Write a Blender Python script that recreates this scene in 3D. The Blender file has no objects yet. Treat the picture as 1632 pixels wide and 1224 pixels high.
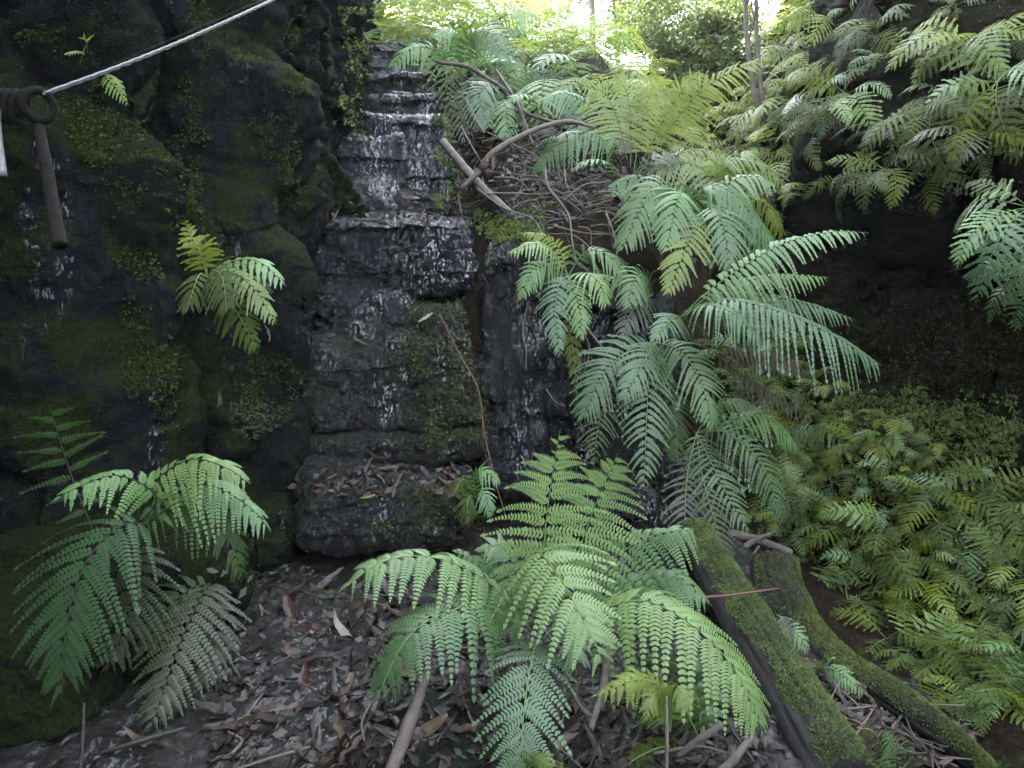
import bpy, bmesh, math, random
import numpy as np
from mathutils import Vector, Matrix
from mathutils.bvhtree import BVHTree

random.seed(7)
rng = np.random.default_rng(7)
scene = bpy.context.scene
C = scene.collection
R = math.radians

# ------------------------------------------------------------------ camera
CAM_Z, PITCH, LENS = 1.40, R(-10), 28.0
FPX = LENS / 36.0 * 1632.0
cd = bpy.data.cameras.new('camera')
cam = bpy.data.objects.new('camera', cd)
C.objects.link(cam)
cam.location = (0, 0, CAM_Z)
cam.rotation_euler = (R(90) + PITCH, 0, 0)
cd.lens = LENS
cd.sensor_width = 36
cd.clip_start = 0.02
cd.clip_end = 500
scene.camera = cam

# ------------------------------------------------------------------ light
SUN_DIR = Vector((-0.72, 0.26, 0.60)).normalized()
w = bpy.data.worlds.new('World')
scene.world = w
w.use_nodes = True
nt = w.node_tree
sky = nt.nodes.new('ShaderNodeTexSky')
sky.sky_type = 'NISHITA'
sky.sun_disc = False
sky.sun_elevation = math.asin(SUN_DIR.z)
sky.sun_rotation = math.atan2(SUN_DIR.x, SUN_DIR.y)
sky.air_density = 1.0
sky.dust_density = 2.0
bg = nt.nodes['Background']
bg.inputs['Strength'].default_value = 0.15
hsv = nt.nodes.new('ShaderNodeHueSaturation')
hsv.inputs['Saturation'].default_value = 0.36      # sky desaturated for white balance, less blue than a clear sky
nt.links.new(sky.outputs[0], hsv.inputs['Color'])
nt.links.new(hsv.outputs[0], bg.inputs['Color'])
sl = bpy.data.lights.new('sun', 'SUN')
sl.energy = 3.0
sl.angle = R(0.5)
sl.color = (1.0, 0.94, 0.82)
so = bpy.data.objects.new('sun', sl)
C.objects.link(so)
so.rotation_euler = (-SUN_DIR).to_track_quat('-Z', 'Y').to_euler()
so.location = SUN_DIR * 30

scene.view_settings.view_transform = 'Standard'
scene.view_settings.look = 'None'
scene.view_settings.gamma = 1
scene.view_settings.exposure = 5.05
scene.render.engine = 'CYCLES'
cy = scene.cycles
cy.use_denoising = True
cy.max_bounces = 6
cy.diffuse_bounces = 3
cy.glossy_bounces = 3
cy.transmission_bounces = 4
cy.transparent_max_bounces = 6
cy.sample_clamp_indirect = 6
cy.caustics_reflective = False
cy.caustics_refractive = False

# ------------------------------------------------------------------ helpers
FWD = np.array([0, math.cos(PITCH), math.sin(PITCH)])
UPV = np.array([0, -math.sin(PITCH), math.cos(PITCH)])
RGT = np.array([1.0, 0, 0])
CAM = np.array([0, 0, CAM_Z])

def P(px, py, d):
    "photo pixel + distance along the view axis -> world point"
    return CAM + d * (FWD + (px - 816) / FPX * RGT + (612 - py) / FPX * UPV)

def ray(px, py):
    v = P(px, py, 1.0) - CAM
    return Vector(v).normalized()

def norm(a):
    return a / np.maximum(np.linalg.norm(a, axis=-1, keepdims=True), 1e-9)

def sstep(x, a, b):
    t = np.clip((x - a) / (b - a), 0, 1)
    return t * t * (3 - 2 * t)

def _hash(ix, iy, iz, seed):
    h = (ix.astype(np.int64) * 374761393 + iy.astype(np.int64) * 668265263 + iz.astype(np.int64) * 2147483647 + seed * 1442695041) & 0xFFFFFFFF
    h = ((h ^ (h >> 13)) * 1274126177) & 0xFFFFFFFF
    h = ((h ^ (h >> 16)) * 2246822519) & 0xFFFFFFFF
    return ((h ^ (h >> 15)) & 0xFFFFFF) / float(0xFFFFFF)

def vnoise(p, seed=0):
    i = np.floor(p)
    f = p - i
    f = f * f * f * (f * (f * 6 - 15) + 10)
    x, y, z = i[..., 0], i[..., 1], i[..., 2]
    r = 0
    for a in (0, 1):
        for b in (0, 1):
            for c in (0, 1):
                wgt = (f[..., 0] if a else 1 - f[..., 0]) * (f[..., 1] if b else 1 - f[..., 1]) * (f[..., 2] if c else 1 - f[..., 2])
                r = r + wgt * _hash(x + a, y + b, z + c, seed)
    return r * 2 - 1

def fbm(p, oct=4, seed=0, gain=0.5):
    a, s, r = 1.0, 0.0, 0
    q = np.array(p, dtype=float)
    for k in range(oct):
        r = r + a * vnoise(q, seed + k * 17)
        s += a
        a *= gain
        q = q * 2.03 + 11.7
    return r / s

def worley(p, seed=0):
    "F1 and F2-F1 of a jittered cell pattern"
    i = np.floor(p)
    d1 = np.full(p.shape[:-1], 9.0)
    d2 = np.full(p.shape[:-1], 9.0)
    cell = np.zeros(p.shape[:-1])
    for a in (-1, 0, 1):
        for b in (-1, 0, 1):
            for c in (-1, 0, 1):
                cx, cy_, cz = i[..., 0] + a, i[..., 1] + b, i[..., 2] + c
                q = np.stack([cx + _hash(cx, cy_, cz, seed), cy_ + _hash(cx, cy_, cz, seed + 5), cz + _hash(cx, cy_, cz, seed + 9)], -1)
                d = np.linalg.norm(q - p, axis=-1)
                n = d < d1
                d2 = np.where(n, d1, np.minimum(d2, d))
                cell = np.where(n, _hash(cx, cy_, cz, seed + 21), cell)
                d1 = np.where(n, d, d1)
    return d1, d2 - d1, cell

def mesh_np(name, V, F, mats, idx=None, smooth=True):
    "fast mesh from numpy quads (or triangles)"
    me = bpy.data.meshes.new(name)
    V = np.ascontiguousarray(V, dtype=np.float32)
    F = np.ascontiguousarray(F, dtype=np.int32)
    k = F.shape[1]
    me.vertices.add(len(V))
    me.vertices.foreach_set('co', V.ravel())
    me.loops.add(F.size)
    me.loops.foreach_set('vertex_index', F.ravel())
    me.polygons.add(len(F))
    me.polygons.foreach_set('loop_start', np.arange(0, F.size, k, dtype=np.int32))
    if idx is not None:
        me.polygons.foreach_set('material_index', np.ascontiguousarray(idx, dtype=np.int32))
    me.polygons.foreach_set('use_smooth', np.full(len(F), smooth))
    for m in (mats if isinstance(mats, (list, tuple)) else [mats]):
        me.materials.append(m)
    me.update(calc_edges=True)
    me.validate()
    return me

def link(name, me, parent=None, loc=None):
    o = bpy.data.objects.new(name, me)
    C.objects.link(o)
    if parent: o.parent = parent
    if loc is not None: o.location = loc
    return o

def tag(o, label=None, cat=None, group=None, kind=None):
    if label: o['label'] = label
    if cat: o['category'] = cat
    if group: o['group'] = group
    if kind: o['kind'] = kind
    return o

def thing(name, label, cat, loc=(0, 0, 0), group=None):
    o = bpy.data.objects.new(name, None)
    C.objects.link(o)
    o.empty_display_size = 0.05
    o.location = loc
    return tag(o, label, cat, group)

def grid_faces(nu, nv):
    a = np.arange(nu * nv).reshape(nu, nv)
    return np.stack([a[:-1, :-1], a[1:, :-1], a[1:, 1:], a[:-1, 1:]], -1).reshape(-1, 4)

def catmull(pts, n):
    p = np.array(pts, float)
    p = np.vstack([2 * p[0] - p[1], p, 2 * p[-1] - p[-2]])
    k = len(p) - 3
    out = []
    for t in np.linspace(0, k, n * 3):
        i = min(int(t), k - 1)
        f = t - i
        a, b, c, d = p[i:i + 4]
        out.append(0.5 * ((2 * b) + (c - a) * f + (2 * a - 5 * b + 4 * c - d) * f * f + (3 * b - a - 3 * c + d) * f ** 3))
    out = np.array(out)
    s = np.concatenate([[0], np.cumsum(np.linalg.norm(np.diff(out, axis=0), axis=1))])
    u = np.linspace(0, s[-1], n)
    return np.stack([np.interp(u, s, out[:, j]) for j in range(out.shape[1])], -1)

def tube(pts, r, n=14, sides=8, rough=0.0, seed=0, caps=True):
    "tapered tube along a spline; r = list of radii. returns V,F"
    c = catmull(pts, n)
    rr = np.interp(np.linspace(0, 1, n), np.linspace(0, 1, len(r)), r)
    T = norm(np.gradient(c, axis=0))
    ref = np.array([0.31, 0.2, 0.93])
    A = norm(np.cross(T, ref)); B = np.cross(T, A)
    th = np.linspace(0, 2 * np.pi, sides, endpoint=False)
    V = c[:, None] + rr[:, None, None] * (np.cos(th)[None, :, None] * A[:, None] + np.sin(th)[None, :, None] * B[:, None])
    if rough:
        nn = fbm(V / max(rr.max(), 1e-4) * 0.6, 3, seed)
        V = c[:, None] + (V - c[:, None]) * (1 + rough * nn[..., None])
    V = V.reshape(-1, 3)
    i = np.arange(n - 1)[:, None] * sides
    j = np.arange(sides)[None]
    j2 = (j + 1) % sides
    F = np.stack([i + j, i + j2, i + sides + j2, i + sides + j], -1).reshape(-1, 4)
    if caps:
        k = len(V)
        V = np.vstack([V, c[0], c[-1]])
        q = np.arange(0, sides, 2)
        F = np.vstack([F, np.stack([np.full(len(q), k), (q + 2) % sides, q + 1, q], -1),
                       np.stack([np.full(len(q), k + 1), (n - 1) * sides + q, (n - 1) * sides + q + 1, (n - 1) * sides + (q + 2) % sides], -1)])
    return V, F

def join(parts):
    V, F, k = [], [], 0
    for v, f in parts:
        V.append(v); F.append(f + k); k += len(v)
    return np.vstack(V), np.vstack(F)

# ------------------------------------------------------------------ materials
def mat(name):
    m = bpy.data.materials.new(name)
    m.use_nodes = True
    n = m.node_tree
    return m, n, n.nodes['Principled BSDF']

def N(n, t, **kw):
    x = n.nodes.new('ShaderNode' + t)
    for k, v in kw.items():
        setattr(x, k, v)
    return x

def noise(n, co, scale, detail=6, rough=0.6):
    x = N(n, 'TexNoise')
    x.inputs['Scale'].default_value = scale
    x.inputs['Detail'].default_value = detail
    x.inputs['Roughness'].default_value = rough
    n.links.new(co, x.inputs['Vector'])
    return x.outputs['Fac']

def ramp(n, fac, stops):
    x = N(n, 'ValToRGB')
    e = x.color_ramp.elements
    while len(e) < len(stops): e.new(0.5)
    for i, (p, c) in enumerate(stops):
        e[i].position = p
        e[i].color = (*c, 1) if len(c) == 3 else c
    n.links.new(fac, x.inputs['Fac'])
    return x.outputs['Color']

def mixc(n, fac, a, b):
    x = N(n, 'Mix', data_type='RGBA')
    for s, v in ((0, fac), (6, a), (7, b)):
        if hasattr(v, 'links'): n.links.new(v, x.inputs[s])
        else: x.inputs[s].default_value = v if s == 0 else (*v, 1)
    return x.outputs[2]

def g3(v): return (v, v, v)

def rock_mat(name, dark, light, moss=0.4, mosscol=(0.035, 0.06, 0.010), rough=(0.22, 0.6), coat=0.7, flow=(1.2, 1.0, 0.42), fs=26, crough=0.09, tint=None, bump=1.0, wet=0.5, dry=0.12, spec=0.2):
    m, n, b = mat(name)
    co = N(n, 'TexCoord').outputs['Object']
    n1 = noise(n, co, 3.0, 8, 0.65)
    n2 = noise(n, co, 22.0, 6, 0.7)
    col = ramp(n, n1, [(0.3, dark), (0.7, light)])
    col = mixc(n, ramp(n, n2, [(0.45, g3(0)), (0.75, g3(0.55))]), col, tuple(min(1, c * 1.9 + 0.004) for c in light))
    if tint:
        col = mixc(n, ramp(n, noise(n, co, 1.7, 4), [(0.45, g3(0)), (0.65, g3(0.8))]), col, tint)
    # moss patches, thicker where the stone faces up
    geo = N(n, 'NewGeometry')
    sx = N(n, 'SeparateXYZ'); n.links.new(geo.outputs['Normal'], sx.inputs[0])
    ma = N(n, 'Math', operation='MULTIPLY_ADD')
    n.links.new(sx.outputs['Z'], ma.inputs[0]); ma.inputs[1].default_value = 0.14
    n.links.new(noise(n, co, 4.5, 8, 0.7), ma.inputs[2])
    lo = 0.78 - 0.42 * moss
    mk = ramp(n, ma.outputs[0], [(lo, g3(0)), (lo + 0.13, g3(1))])
    mc = ramp(n, noise(n, co, 60, 3), [(0.3, tuple(c * 0.45 for c in mosscol)), (0.7, tuple(c * 1.5 for c in mosscol))])
    col = mixc(n, mk, col, mc)
    n.links.new(col, b.inputs['Base Color'])
    rr = ramp(n, noise(n, co, 9, 6), [(0.35, g3(rough[0])), (0.65, g3(rough[1]))])
    rr = mixc(n, mk, rr, g3(0.85))
    n.links.new(rr, b.inputs['Roughness'])
    b.inputs['Specular IOR Level'].default_value = spec
    inv = N(n, 'Math', operation='MULTIPLY_ADD'); n.links.new(mk, inv.inputs[0]); inv.inputs[1].default_value = -coat; inv.inputs[2].default_value = coat
    wm = N(n, 'Mapping'); wm.inputs['Scale'].default_value = (3.2, 3.2, 0.7); n.links.new(co, wm.inputs[0])
    wk = ramp(n, noise(n, wm.outputs[0], 1.6, 5, 0.6), [(wet - 0.06, g3(dry)), (wet + 0.10, g3(1))])
    wv = N(n, 'Math', operation='MULTIPLY'); n.links.new(inv.outputs[0], wv.inputs[0]); n.links.new(wk, wv.inputs[1])
    n.links.new(wv.outputs[0], b.inputs['Coat Weight'])
    b.inputs['Coat Roughness'].default_value = crough
    b.inputs['Coat IOR'].default_value = 1.58
    bp = N(n, 'Bump'); bp.inputs['Strength'].default_value = 0.9 * bump; bp.inputs['Distance'].default_value = 0.02
    hs = N(n, 'Math', operation='ADD'); n.links.new(noise(n, co, 30, 8, 0.75), hs.inputs[0]); n.links.new(noise(n, co, 110, 4, 0.6), hs.inputs[1])
    n.links.new(hs.outputs[0], bp.inputs['Height'])
    n.links.new(bp.outputs[0], b.inputs['Normal'])
    mp = N(n, 'Mapping'); mp.inputs['Scale'].default_value = flow; n.links.new(co, mp.inputs[0]); wco = mp.outputs[0]
    bp2 = N(n, 'Bump'); bp2.inputs['Strength'].default_value = 1.0; bp2.inputs['Distance'].default_value = 0.08 * bump
    n.links.new(noise(n, wco, fs, 1.6, 0.5), bp2.inputs['Height'])
    n.links.new(bp2.outputs[0], b.inputs['Coat Normal'])
    return m

def leaf_mat(name, col, var=0.35, trans=0.35, rough=0.45, tcol=None, hue=0.02, spec=0.3):
    m, n, b = mat(name)
    tc = N(n, 'TexCoord'); oi = N(n, 'ObjectInfo')
    nz = noise(n, tc.outputs['Object'], 7, 4)
    hs = N(n, 'HueSaturation')
    hs.inputs['Color'].default_value = (*col, 1)
    mv = N(n, 'MapRange'); n.links.new(nz, mv.inputs[0])
    mv.inputs[1].default_value = 0.3; mv.inputs[2].default_value = 0.7
    mv.inputs[3].default_value = 1 - var; mv.inputs[4].default_value = 1 + var
    n.links.new(mv.outputs[0], hs.inputs['Value'])
    mh = N(n, 'MapRange'); n.links.new(oi.outputs['Random'], mh.inputs[0]); mh.inputs[3].default_value = 0.5 - hue; mh.inputs[4].default_value = 0.5 + hue
    n.links.new(mh.outputs[0], hs.inputs['Hue'])
    ms = N(n, 'MapRange'); n.links.new(oi.outputs['Random'], ms.inputs[0]); ms.inputs[3].default_value = 1.1; ms.inputs[4].default_value = 0.75
    n.links.new(ms.outputs[0], hs.inputs['Saturation'])
    n.links.new(hs.outputs[0], b.inputs['Base Color'])
    b.inputs['Roughness'].default_value = rough
    b.inputs['Specular IOR Level'].default_value = spec
    tr = N(n, 'BsdfTranslucent')
    tm = mixc(n, 0.5, hs.outputs[0], tcol or tuple(min(1, c * f) for c, f in zip(col, (1.8, 1.7, 0.8))))
    n.links.new(tm, tr.inputs['Color'])
    mx = N(n, 'MixShader'); mx.inputs[0].default_value = trans
    n.links.new(b.outputs[0], mx.inputs[1]); n.links.new(tr.outputs[0], mx.inputs[2])
    n.links.new(mx.outputs[0], n.nodes['Material Output'].inputs['Surface'])
    return m

def plain(name, a, b_, scale=12, rough=0.7, spec=0.3, bump=0.4, stretch=None, metal=0, coat=0.0):
    m, n, b = mat(name)
    co = N(n, 'TexCoord').outputs['Object']
    if stretch:
        mp = N(n, 'Mapping'); mp.inputs['Scale'].default_value = stretch
        n.links.new(co, mp.inputs[0]); co = mp.outputs[0]
    f = noise(n, co, scale, 8, 0.65)
    n.links.new(ramp(n, f, [(0.3, a), (0.7, b_)]), b.inputs['Base Color'])
    b.inputs['Roughness'].default_value = rough
    b.inputs['Specular IOR Level'].default_value = spec
    b.inputs['Metallic'].default_value = metal
    b.inputs['Coat Weight'].default_value = coat
    b.inputs['Coat Roughness'].default_value = 0.15
    bp = N(n, 'Bump'); bp.inputs['Strength'].default_value = bump; bp.inputs['Distance'].default_value = 0.01
    n.links.new(noise(n, co, scale * 4, 6, 0.7), bp.inputs['Height'])
    n.links.new(bp.outputs[0], b.inputs['Normal'])
    return m

M = {}
M['cliff'] = rock_mat('wet black cliff rock', (0.00137, 0.001554, 0.002296), (0.005873, 0.006656, 0.008899), moss=0.8, mosscol=(0.007893, 0.0115, 0.003308), rough=(0.5, 0.85), coat=0.8, wet=0.63, dry=0.0, spec=0.05)  # bluish base colour carries part of the sky sheen
M['step'] = rock_mat('wet step rock', (0.001012, 0.001148, 0.001733), (0.00464, 0.005163, 0.007176), moss=0.22, rough=(0.18, 0.5), coat=1.0, wet=0.53)  # blue sheen of the wet rock is put into the base colour
M['stepmoss'] = rock_mat('wet mossy step rock', (0.00126, 0.001386, 0.001688), (0.005852, 0.006136, 0.006748), moss=0.5, mosscol=(0.0027, 0.005444, 0.001575), rough=(0.25, 0.6), coat=0.95, wet=0.555, tint=(0.004051, 0.003563, 0.00315))  # base slightly blued for the sheen, under real moss and brown
M['upper'] = rock_mat('upper wet step rock', (0.002344, 0.002656, 0.003952), (0.00996, 0.01129, 0.01582), moss=0.12, rough=(0.15, 0.4), coat=0.9, wet=0.49, dry=0.15)  # base colour tinted blue to imitate sky sheen
M['bank'] = rock_mat('olive bank rock', (0.0009842, 0.0007875, 0.0003939), (0.004922, 0.00374, 0.001575), moss=0.72, mosscol=(0.00443, 0.004922, 0.0005906), rough=(0.6, 0.9), coat=0.0, spec=0.03)
M['ground'] = rock_mat('wet leaf mould', (0.001532, 0.001203, 0.000875), (0.007658, 0.006342, 0.004922), moss=0.08, rough=(0.25, 0.6), coat=0.55, wet=0.51, flow=(0.7, 0.7, 0.7), fs=34, bump=0.6, crough=0.2)
M['soil'] = rock_mat('forest soil', (0.003646, 0.002604, 0.001562), (0.01562, 0.01172, 0.007812), moss=0.2, rough=(0.6, 0.9), coat=0.0, spec=0.03)
M['moss'] = leaf_mat('moss', (0.07, 0.105, 0.024), 0.5, 0.3, 0.8)
M['mosscliff'] = leaf_mat('cliff moss', (0.034, 0.044, 0.008), 0.5, 0.25, 0.8)
M['mossbank'] = leaf_mat('yellow green bank moss', (0.075, 0.095, 0.010), 0.5, 0.3, 0.8, spec=0.05)
M['mossdark'] = leaf_mat('dark moss', (0.03, 0.045, 0.009), 0.5, 0.25, 0.8)
M['fresh'] = leaf_mat('fresh green frond', (0.115, 0.19, 0.075), 0.25, 0.35)
M['mid'] = leaf_mat('green frond', (0.068, 0.138, 0.042), 0.25, 0.3)
M['teal'] = leaf_mat('blue green frond', (0.042, 0.09, 0.032), 0.25, 0.28, 0.4)
M['grey'] = leaf_mat('grey green frond', (0.04, 0.060, 0.018), 0.3, 0.3, 0.55, spec=0.15)
M['lime'] = leaf_mat('lime frond', (0.11, 0.16, 0.022), 0.25, 0.45)
M['sunny'] = leaf_mat('yellow green frond', (0.15, 0.20, 0.055), 0.25, 0.5)  # brightness of light coming through the fronds is put into the colour
M['olive'] = leaf_mat('olive frond', (0.058, 0.082, 0.008), 0.35, 0.4, 0.6, spec=0.12)
M['olive2'] = leaf_mat('deep green bank frond', (0.032, 0.056, 0.008), 0.35, 0.36, 0.6, spec=0.12)
M['darkf'] = leaf_mat('dark green frond', (0.017, 0.045, 0.009), 0.3, 0.3, 0.5, spec=0.18)  # an even deep green of the frond itself
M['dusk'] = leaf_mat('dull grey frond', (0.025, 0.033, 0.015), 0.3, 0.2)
M['deadf'] = leaf_mat('dead brown frond', (0.06, 0.0425, 0.0275), 0.3, 0.2, 0.8)
M['stem'] = plain('fern stem', (0.07, 0.115, 0.035), (0.10, 0.15, 0.05), 20)
M['stemdark'] = plain('dark fern stem', (0.0075, 0.007, 0.004), (0.02, 0.0175, 0.01), 20)
M['twig'] = plain('grey twig bark', (0.0375, 0.03188, 0.02625), (0.0975, 0.08625, 0.075), 25, 0.8)
M['branch'] = plain('pale brown branch bark', (0.0375, 0.03075, 0.02438), (0.09, 0.075, 0.06187), 18, 0.75)
M['darktwig'] = plain('dark wet twig', (0.01, 0.008, 0.006), (0.03, 0.025, 0.02), 25, 0.6)
M['redtwig'] = plain('reddish stem', (0.05, 0.02, 0.0125), (0.09, 0.04, 0.025), 25, 0.6)
M['trunk'] = plain('pale trunk bark', (0.08, 0.07, 0.055), (0.18, 0.165, 0.135), 10, 0.8)
M['wood'] = plain('dark wet log wood', (0.004, 0.0036, 0.0034), (0.024, 0.022, 0.021), 9, 0.75, 0.2, 1.0, stretch=(5, 0.35, 5))
M['logbark'] = rock_mat('mossy log bark', (0.006, 0.006, 0.005), (0.022, 0.02, 0.016), moss=0.75, mosscol=(0.05, 0.075, 0.012), rough=(0.4, 0.8), coat=0.25)
M['iron'] = plain('rusted iron', (0.003, 0.0024, 0.0022), (0.012, 0.009, 0.008), 60, 0.85, 0.12, 0.8, metal=0.0)
M['irondark'] = plain('black rusted iron', (0.0015, 0.0012, 0.0012), (0.006, 0.0045, 0.004), 60, 0.85, 0.12, 0.8, metal=0.0)
M['cable'] = plain('galvanised wire rope', (0.05, 0.052, 0.052), (0.12, 0.123, 0.123), 80, 0.5, 0.5, 0.3, metal=0.2)
for k, a, b_ in (('lbrown', (0.01012, 0.00578, 0.003251), (0.02601, 0.01589, 0.009392)), ('ltan', (0.0289, 0.01951, 0.01084), (0.06141, 0.04335, 0.02673)), ('lgrey', (0.01445, 0.01265, 0.01084), (0.04046, 0.0354, 0.03035)),
                 ('ldark', (0.002529, 0.001806, 0.0013), (0.009392, 0.006502, 0.004335)), ('lred', (0.01589, 0.007225, 0.004335), (0.03468, 0.01806, 0.01084)), ('lyellow', (0.0867, 0.06502, 0.01445), (0.1156, 0.09392, 0.0289)), ('lpale', (0.1011, 0.09027, 0.07225), (0.1445, 0.1337, 0.1156))):
    M[k] = plain('gum leaf ' + k, a, b_, 30, 0.55, 0.2, 0.5, coat=0.16)
def water_mat():
    m, n, b = mat('trickling water')
    b.inputs['Base Color'].default_value = (0.9, 0.95, 1, 1)
    b.inputs['Roughness'].default_value = 0.08
    b.inputs['IOR'].default_value = 1.33
    b.inputs['Transmission Weight'].default_value = 1.0
    co = N(n, 'TexCoord').outputs['Object']
    bp = N(n, 'Bump'); bp.inputs['Strength'].default_value = 1.0; bp.inputs['Distance'].default_value = 0.10
    n.links.new(noise(n, co, 28, 2.5, 0.55), bp.inputs['Height'])
    n.links.new(bp.outputs[0], b.inputs['Normal'])
    return m
M['water'] = water_mat()

# ------------------------------------------------------------------ the setting: ground and cliffs
XLY = [-8, 1.5, 2.5, 3.5, 4.5, 6.0, 8.0, 10.0, 12.0, 40]
XLX = [3.9, 3.5, 3.05, 2.31, 1.60, 1.28, 1.45, 2.0, 3.2, 6]

def terr(x, y):
    base = 0.06 + 0.015 * (y - 2)
    base = base - 0.22 * sstep(x, 0.95, 1.45) * sstep(y, 1.0, 2.2)
    hm = np.interp(y, [3.75, 4.0, 4.3, 5.2, 6.3, 8, 10, 14, 40], [1.28, 1.48, 1.68, 2.2, 2.8, 3.3, 3.45, 3.6, 5])
    hm = hm + 0.9 * sstep(y, 9, 12) * (sstep(x, 1.5, 2.6) + sstep(-x, -0.8, 0.4))
    gf = np.interp(y, [3.6, 4.5, 6, 8, 10], [-0.1, 0.25, 1.5, 3.0, 3.4])
    mx = 1 - sstep(x, 0.62, 1.12)
    hm = hm - 0.40 * (1 - sstep(x, -0.30, -0.02)) * (1 - sstep(y, 6.3, 7.0))
    z = base + sstep(y, 3.74, 3.9) * (gf + (hm - gf) * mx - base)
    pl = sstep(-x, 1.85, 2.5) * (1 - sstep(y, 8.4, 9.2))  # unseen plateau, far end extended to shade the bush
    z = z * (1 - pl) + 8.6 * pl
    xl = np.interp(y, XLY, XLX)
    z = z + np.clip(1.2 * (x - xl - 2.3), 0, 5.5)
    z = z + np.clip(0.5 * (-2.5 - y), 0, 3.0)  # unseen hillside behind the camera, added to block low sky light
    z = z + np.clip((y - 22) * 0.12, 0, 6)
    return z

def axis(segs):
    out = []
    for a, b, s in segs:
        out.append(np.arange(a, b, s))
    return np.concatenate(out + [[segs[-1][1]]])

gx = axis([(-60, -12, 6), (-12, -2.6, 0.8), (-2.6, -1.35, 0.1), (-1.35, 2.2, 0.016), (2.2, 5, 0.1), (5, 12, 0.8), (12, 60, 6)])
gy = axis([(-30, -6, 3), (-6, 1.3, 0.25), (1.3, 4.1, 0.016), (4.1, 9, 0.05), (9, 16, 0.25), (16, 110, 6)])
X, Y = np.meshgrid(gx, gy, indexing='ij')
Z = terr(X, Y)
pp = np.stack([X, Y, Z], -1)
fine = sstep(Y, 0.8, 1.4) * (1 - sstep(Y, 9, 12))
Z = Z + fine * (0.05 * fbm(pp * 2.3, 4, 3) + 0.022 * fbm(pp * 13, 3, 5) + 0.014 * fbm(pp * 45, 2, 6)) + 0.4 * (1 - fine) * fbm(pp * 0.35, 3, 9) * sstep(abs(Y), 6, 12)
VG, FG = np.stack([X, Y, Z], -1).reshape(-1, 3), grid_faces(len(gx), len(gy))
cen = VG[FG].mean(1)
gidx = ((cen[:, 1] > 3.85) | (cen[:, 0] > 1.05 + 0.25 * fbm(cen * 3, 3, 8)) | (cen[:, 1] < 0.5)).astype(int)
tag(link('ground', mesh_np('ground', VG, FG, [M['ground'], M['soil']], gidx)), kind='structure')

def resample_rows(rows, zs, ss, zz):
    "rows[k] = plan polyline at height zs[k]; returns a grid (len(ss), len(zz), 3)"
    rows = np.array(rows, float)
    n = rows.shape[1]
    out = np.zeros((len(ss), len(zz), 3))
    for j, z in enumerate(zz):
        r = np.stack([[np.interp(z, zs, rows[:, i, a]) for i in range(n)] for a in (0, 1)], -1)
        out[:, j, 0] = np.interp(ss, np.arange(n), r[:, 0])
        out[:, j, 1] = np.interp(ss, np.arange(n), r[:, 1])
        out[:, j, 2] = z
    return out

def grid_normals(G):
    n = np.cross(np.gradient(G, axis=0), np.gradient(G, axis=1))
    return norm(n)

# left cliff: buttresses with a deep crack between them
low = [(-1.3, -5), (-1.25, 0.6), (-1.38, 1.6), (-1.78, 2.45), (-1.62, 2.60), (-1.27, 2.80), (-1.24, 2.97), (-1.5, 3.12), (-1.33, 3.2), (-1.15, 3.27), (-0.93, 3.40), (-0.92, 3.72), (-1.1, 3.9), (-1.08, 4.6), (-1.16, 5.8), (-1.22, 7.6), (-2.3, 9.3)]
mid = [(-1.3, -5), (-1.25, 0.6), (-1.40, 1.6), (-1.82, 2.5), (-1.66, 2.62), (-1.26, 2.88), (-1.24, 3.0), (-1.48, 3.14), (-1.36, 3.22), (-1.15, 3.30), (-0.93, 3.45), (-0.94, 3.75), (-1.02, 4.0), (-1.02, 4.6), (-1.16, 5.8), (-1.22, 7.6), (-2.3, 9.3)]
top = [(-1.35, -5), (-1.3, 0.6), (-1.45, 1.7), (-1.85, 2.55), (-1.66, 2.70), (-1.33, 3.0), (-1.30, 3.1), (-1.50, 3.22), (-1.44, 3.32), (-1.25, 3.5), (-1.06, 3.62), (-1.06, 3.9), (-1.05, 4.1), (-0.98, 4.6), (-1.14, 5.8), (-1.22, 7.6), (-2.3, 9.3)]
cap = [(x - 0.5, y) for x, y in top]
ss = axis([(0, 2, 0.08), (2, 14, 0.025), (14, 16, 0.06)])
zz = axis([(-0.4, 3.4, 0.011), (3.4, 9, 0.25)])
G = resample_rows([low, low, mid, top, top, cap], [-0.4, 0.3, 1.2, 2.4, 4, 9], ss, zz)
for _ in range(3):   # soften the corners of the plan
    G[1:-1] = (G[:-2] + 2 * G[1:-1] + G[2:]) / 4
Nn = grid_normals(G)
if Nn[len(ss) // 2, 50, 0] < 0: Nn = -Nn
sc_ = 1 - 0.6 * sstep(G[..., 2], 4, 6)
u = G[..., 1] * 0.62 + G[..., 2]
strata = (u * 1.35 + 0.35 * fbm(G * 1.1, 3, 31))
fr = strata - np.floor(strata)
saw = np.where(fr < 0.72, fr / 0.72, (1 - fr) / 0.28)
up_ = sstep(G[..., 2], 0.9, 1.6)
w1, w21, wc = worley(G * np.array([2.1, 2.1, 1.5]) + 0.25 * np.stack([fbm(G * 2, 2, k) for k in (1, 2, 3)], -1), 4)
disp = (0.12 * up_ + 0.03) * (saw - 0.5) + 0.10 * fbm(G * 1.3, 4, 40) + 0.07 * (wc - 0.5) + 0.05 * np.minimum(w21, 0.35) / 0.35
fal = sstep(G[..., 1], 3.55, 3.75)
disp += fal * (0.06 * np.abs(fbm(G * np.array([7, 7, 4.5]), 3, 51, 0.6)) + 0.03 * fbm(G * 18, 2, 53))
disp += 0.06 * fbm(G * np.array([3.6, 3.6, 0.7]), 3, 57)
disp += (0.020 + 0.02 * up_) * fbm(G * 9, 4, 43, 0.6) + 0.014 * np.abs(fbm(G * 20, 3, 46)) + 0.035 * up_ * np.abs(fbm(G * np.array([5, 5, 3]), 3, 48))
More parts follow.
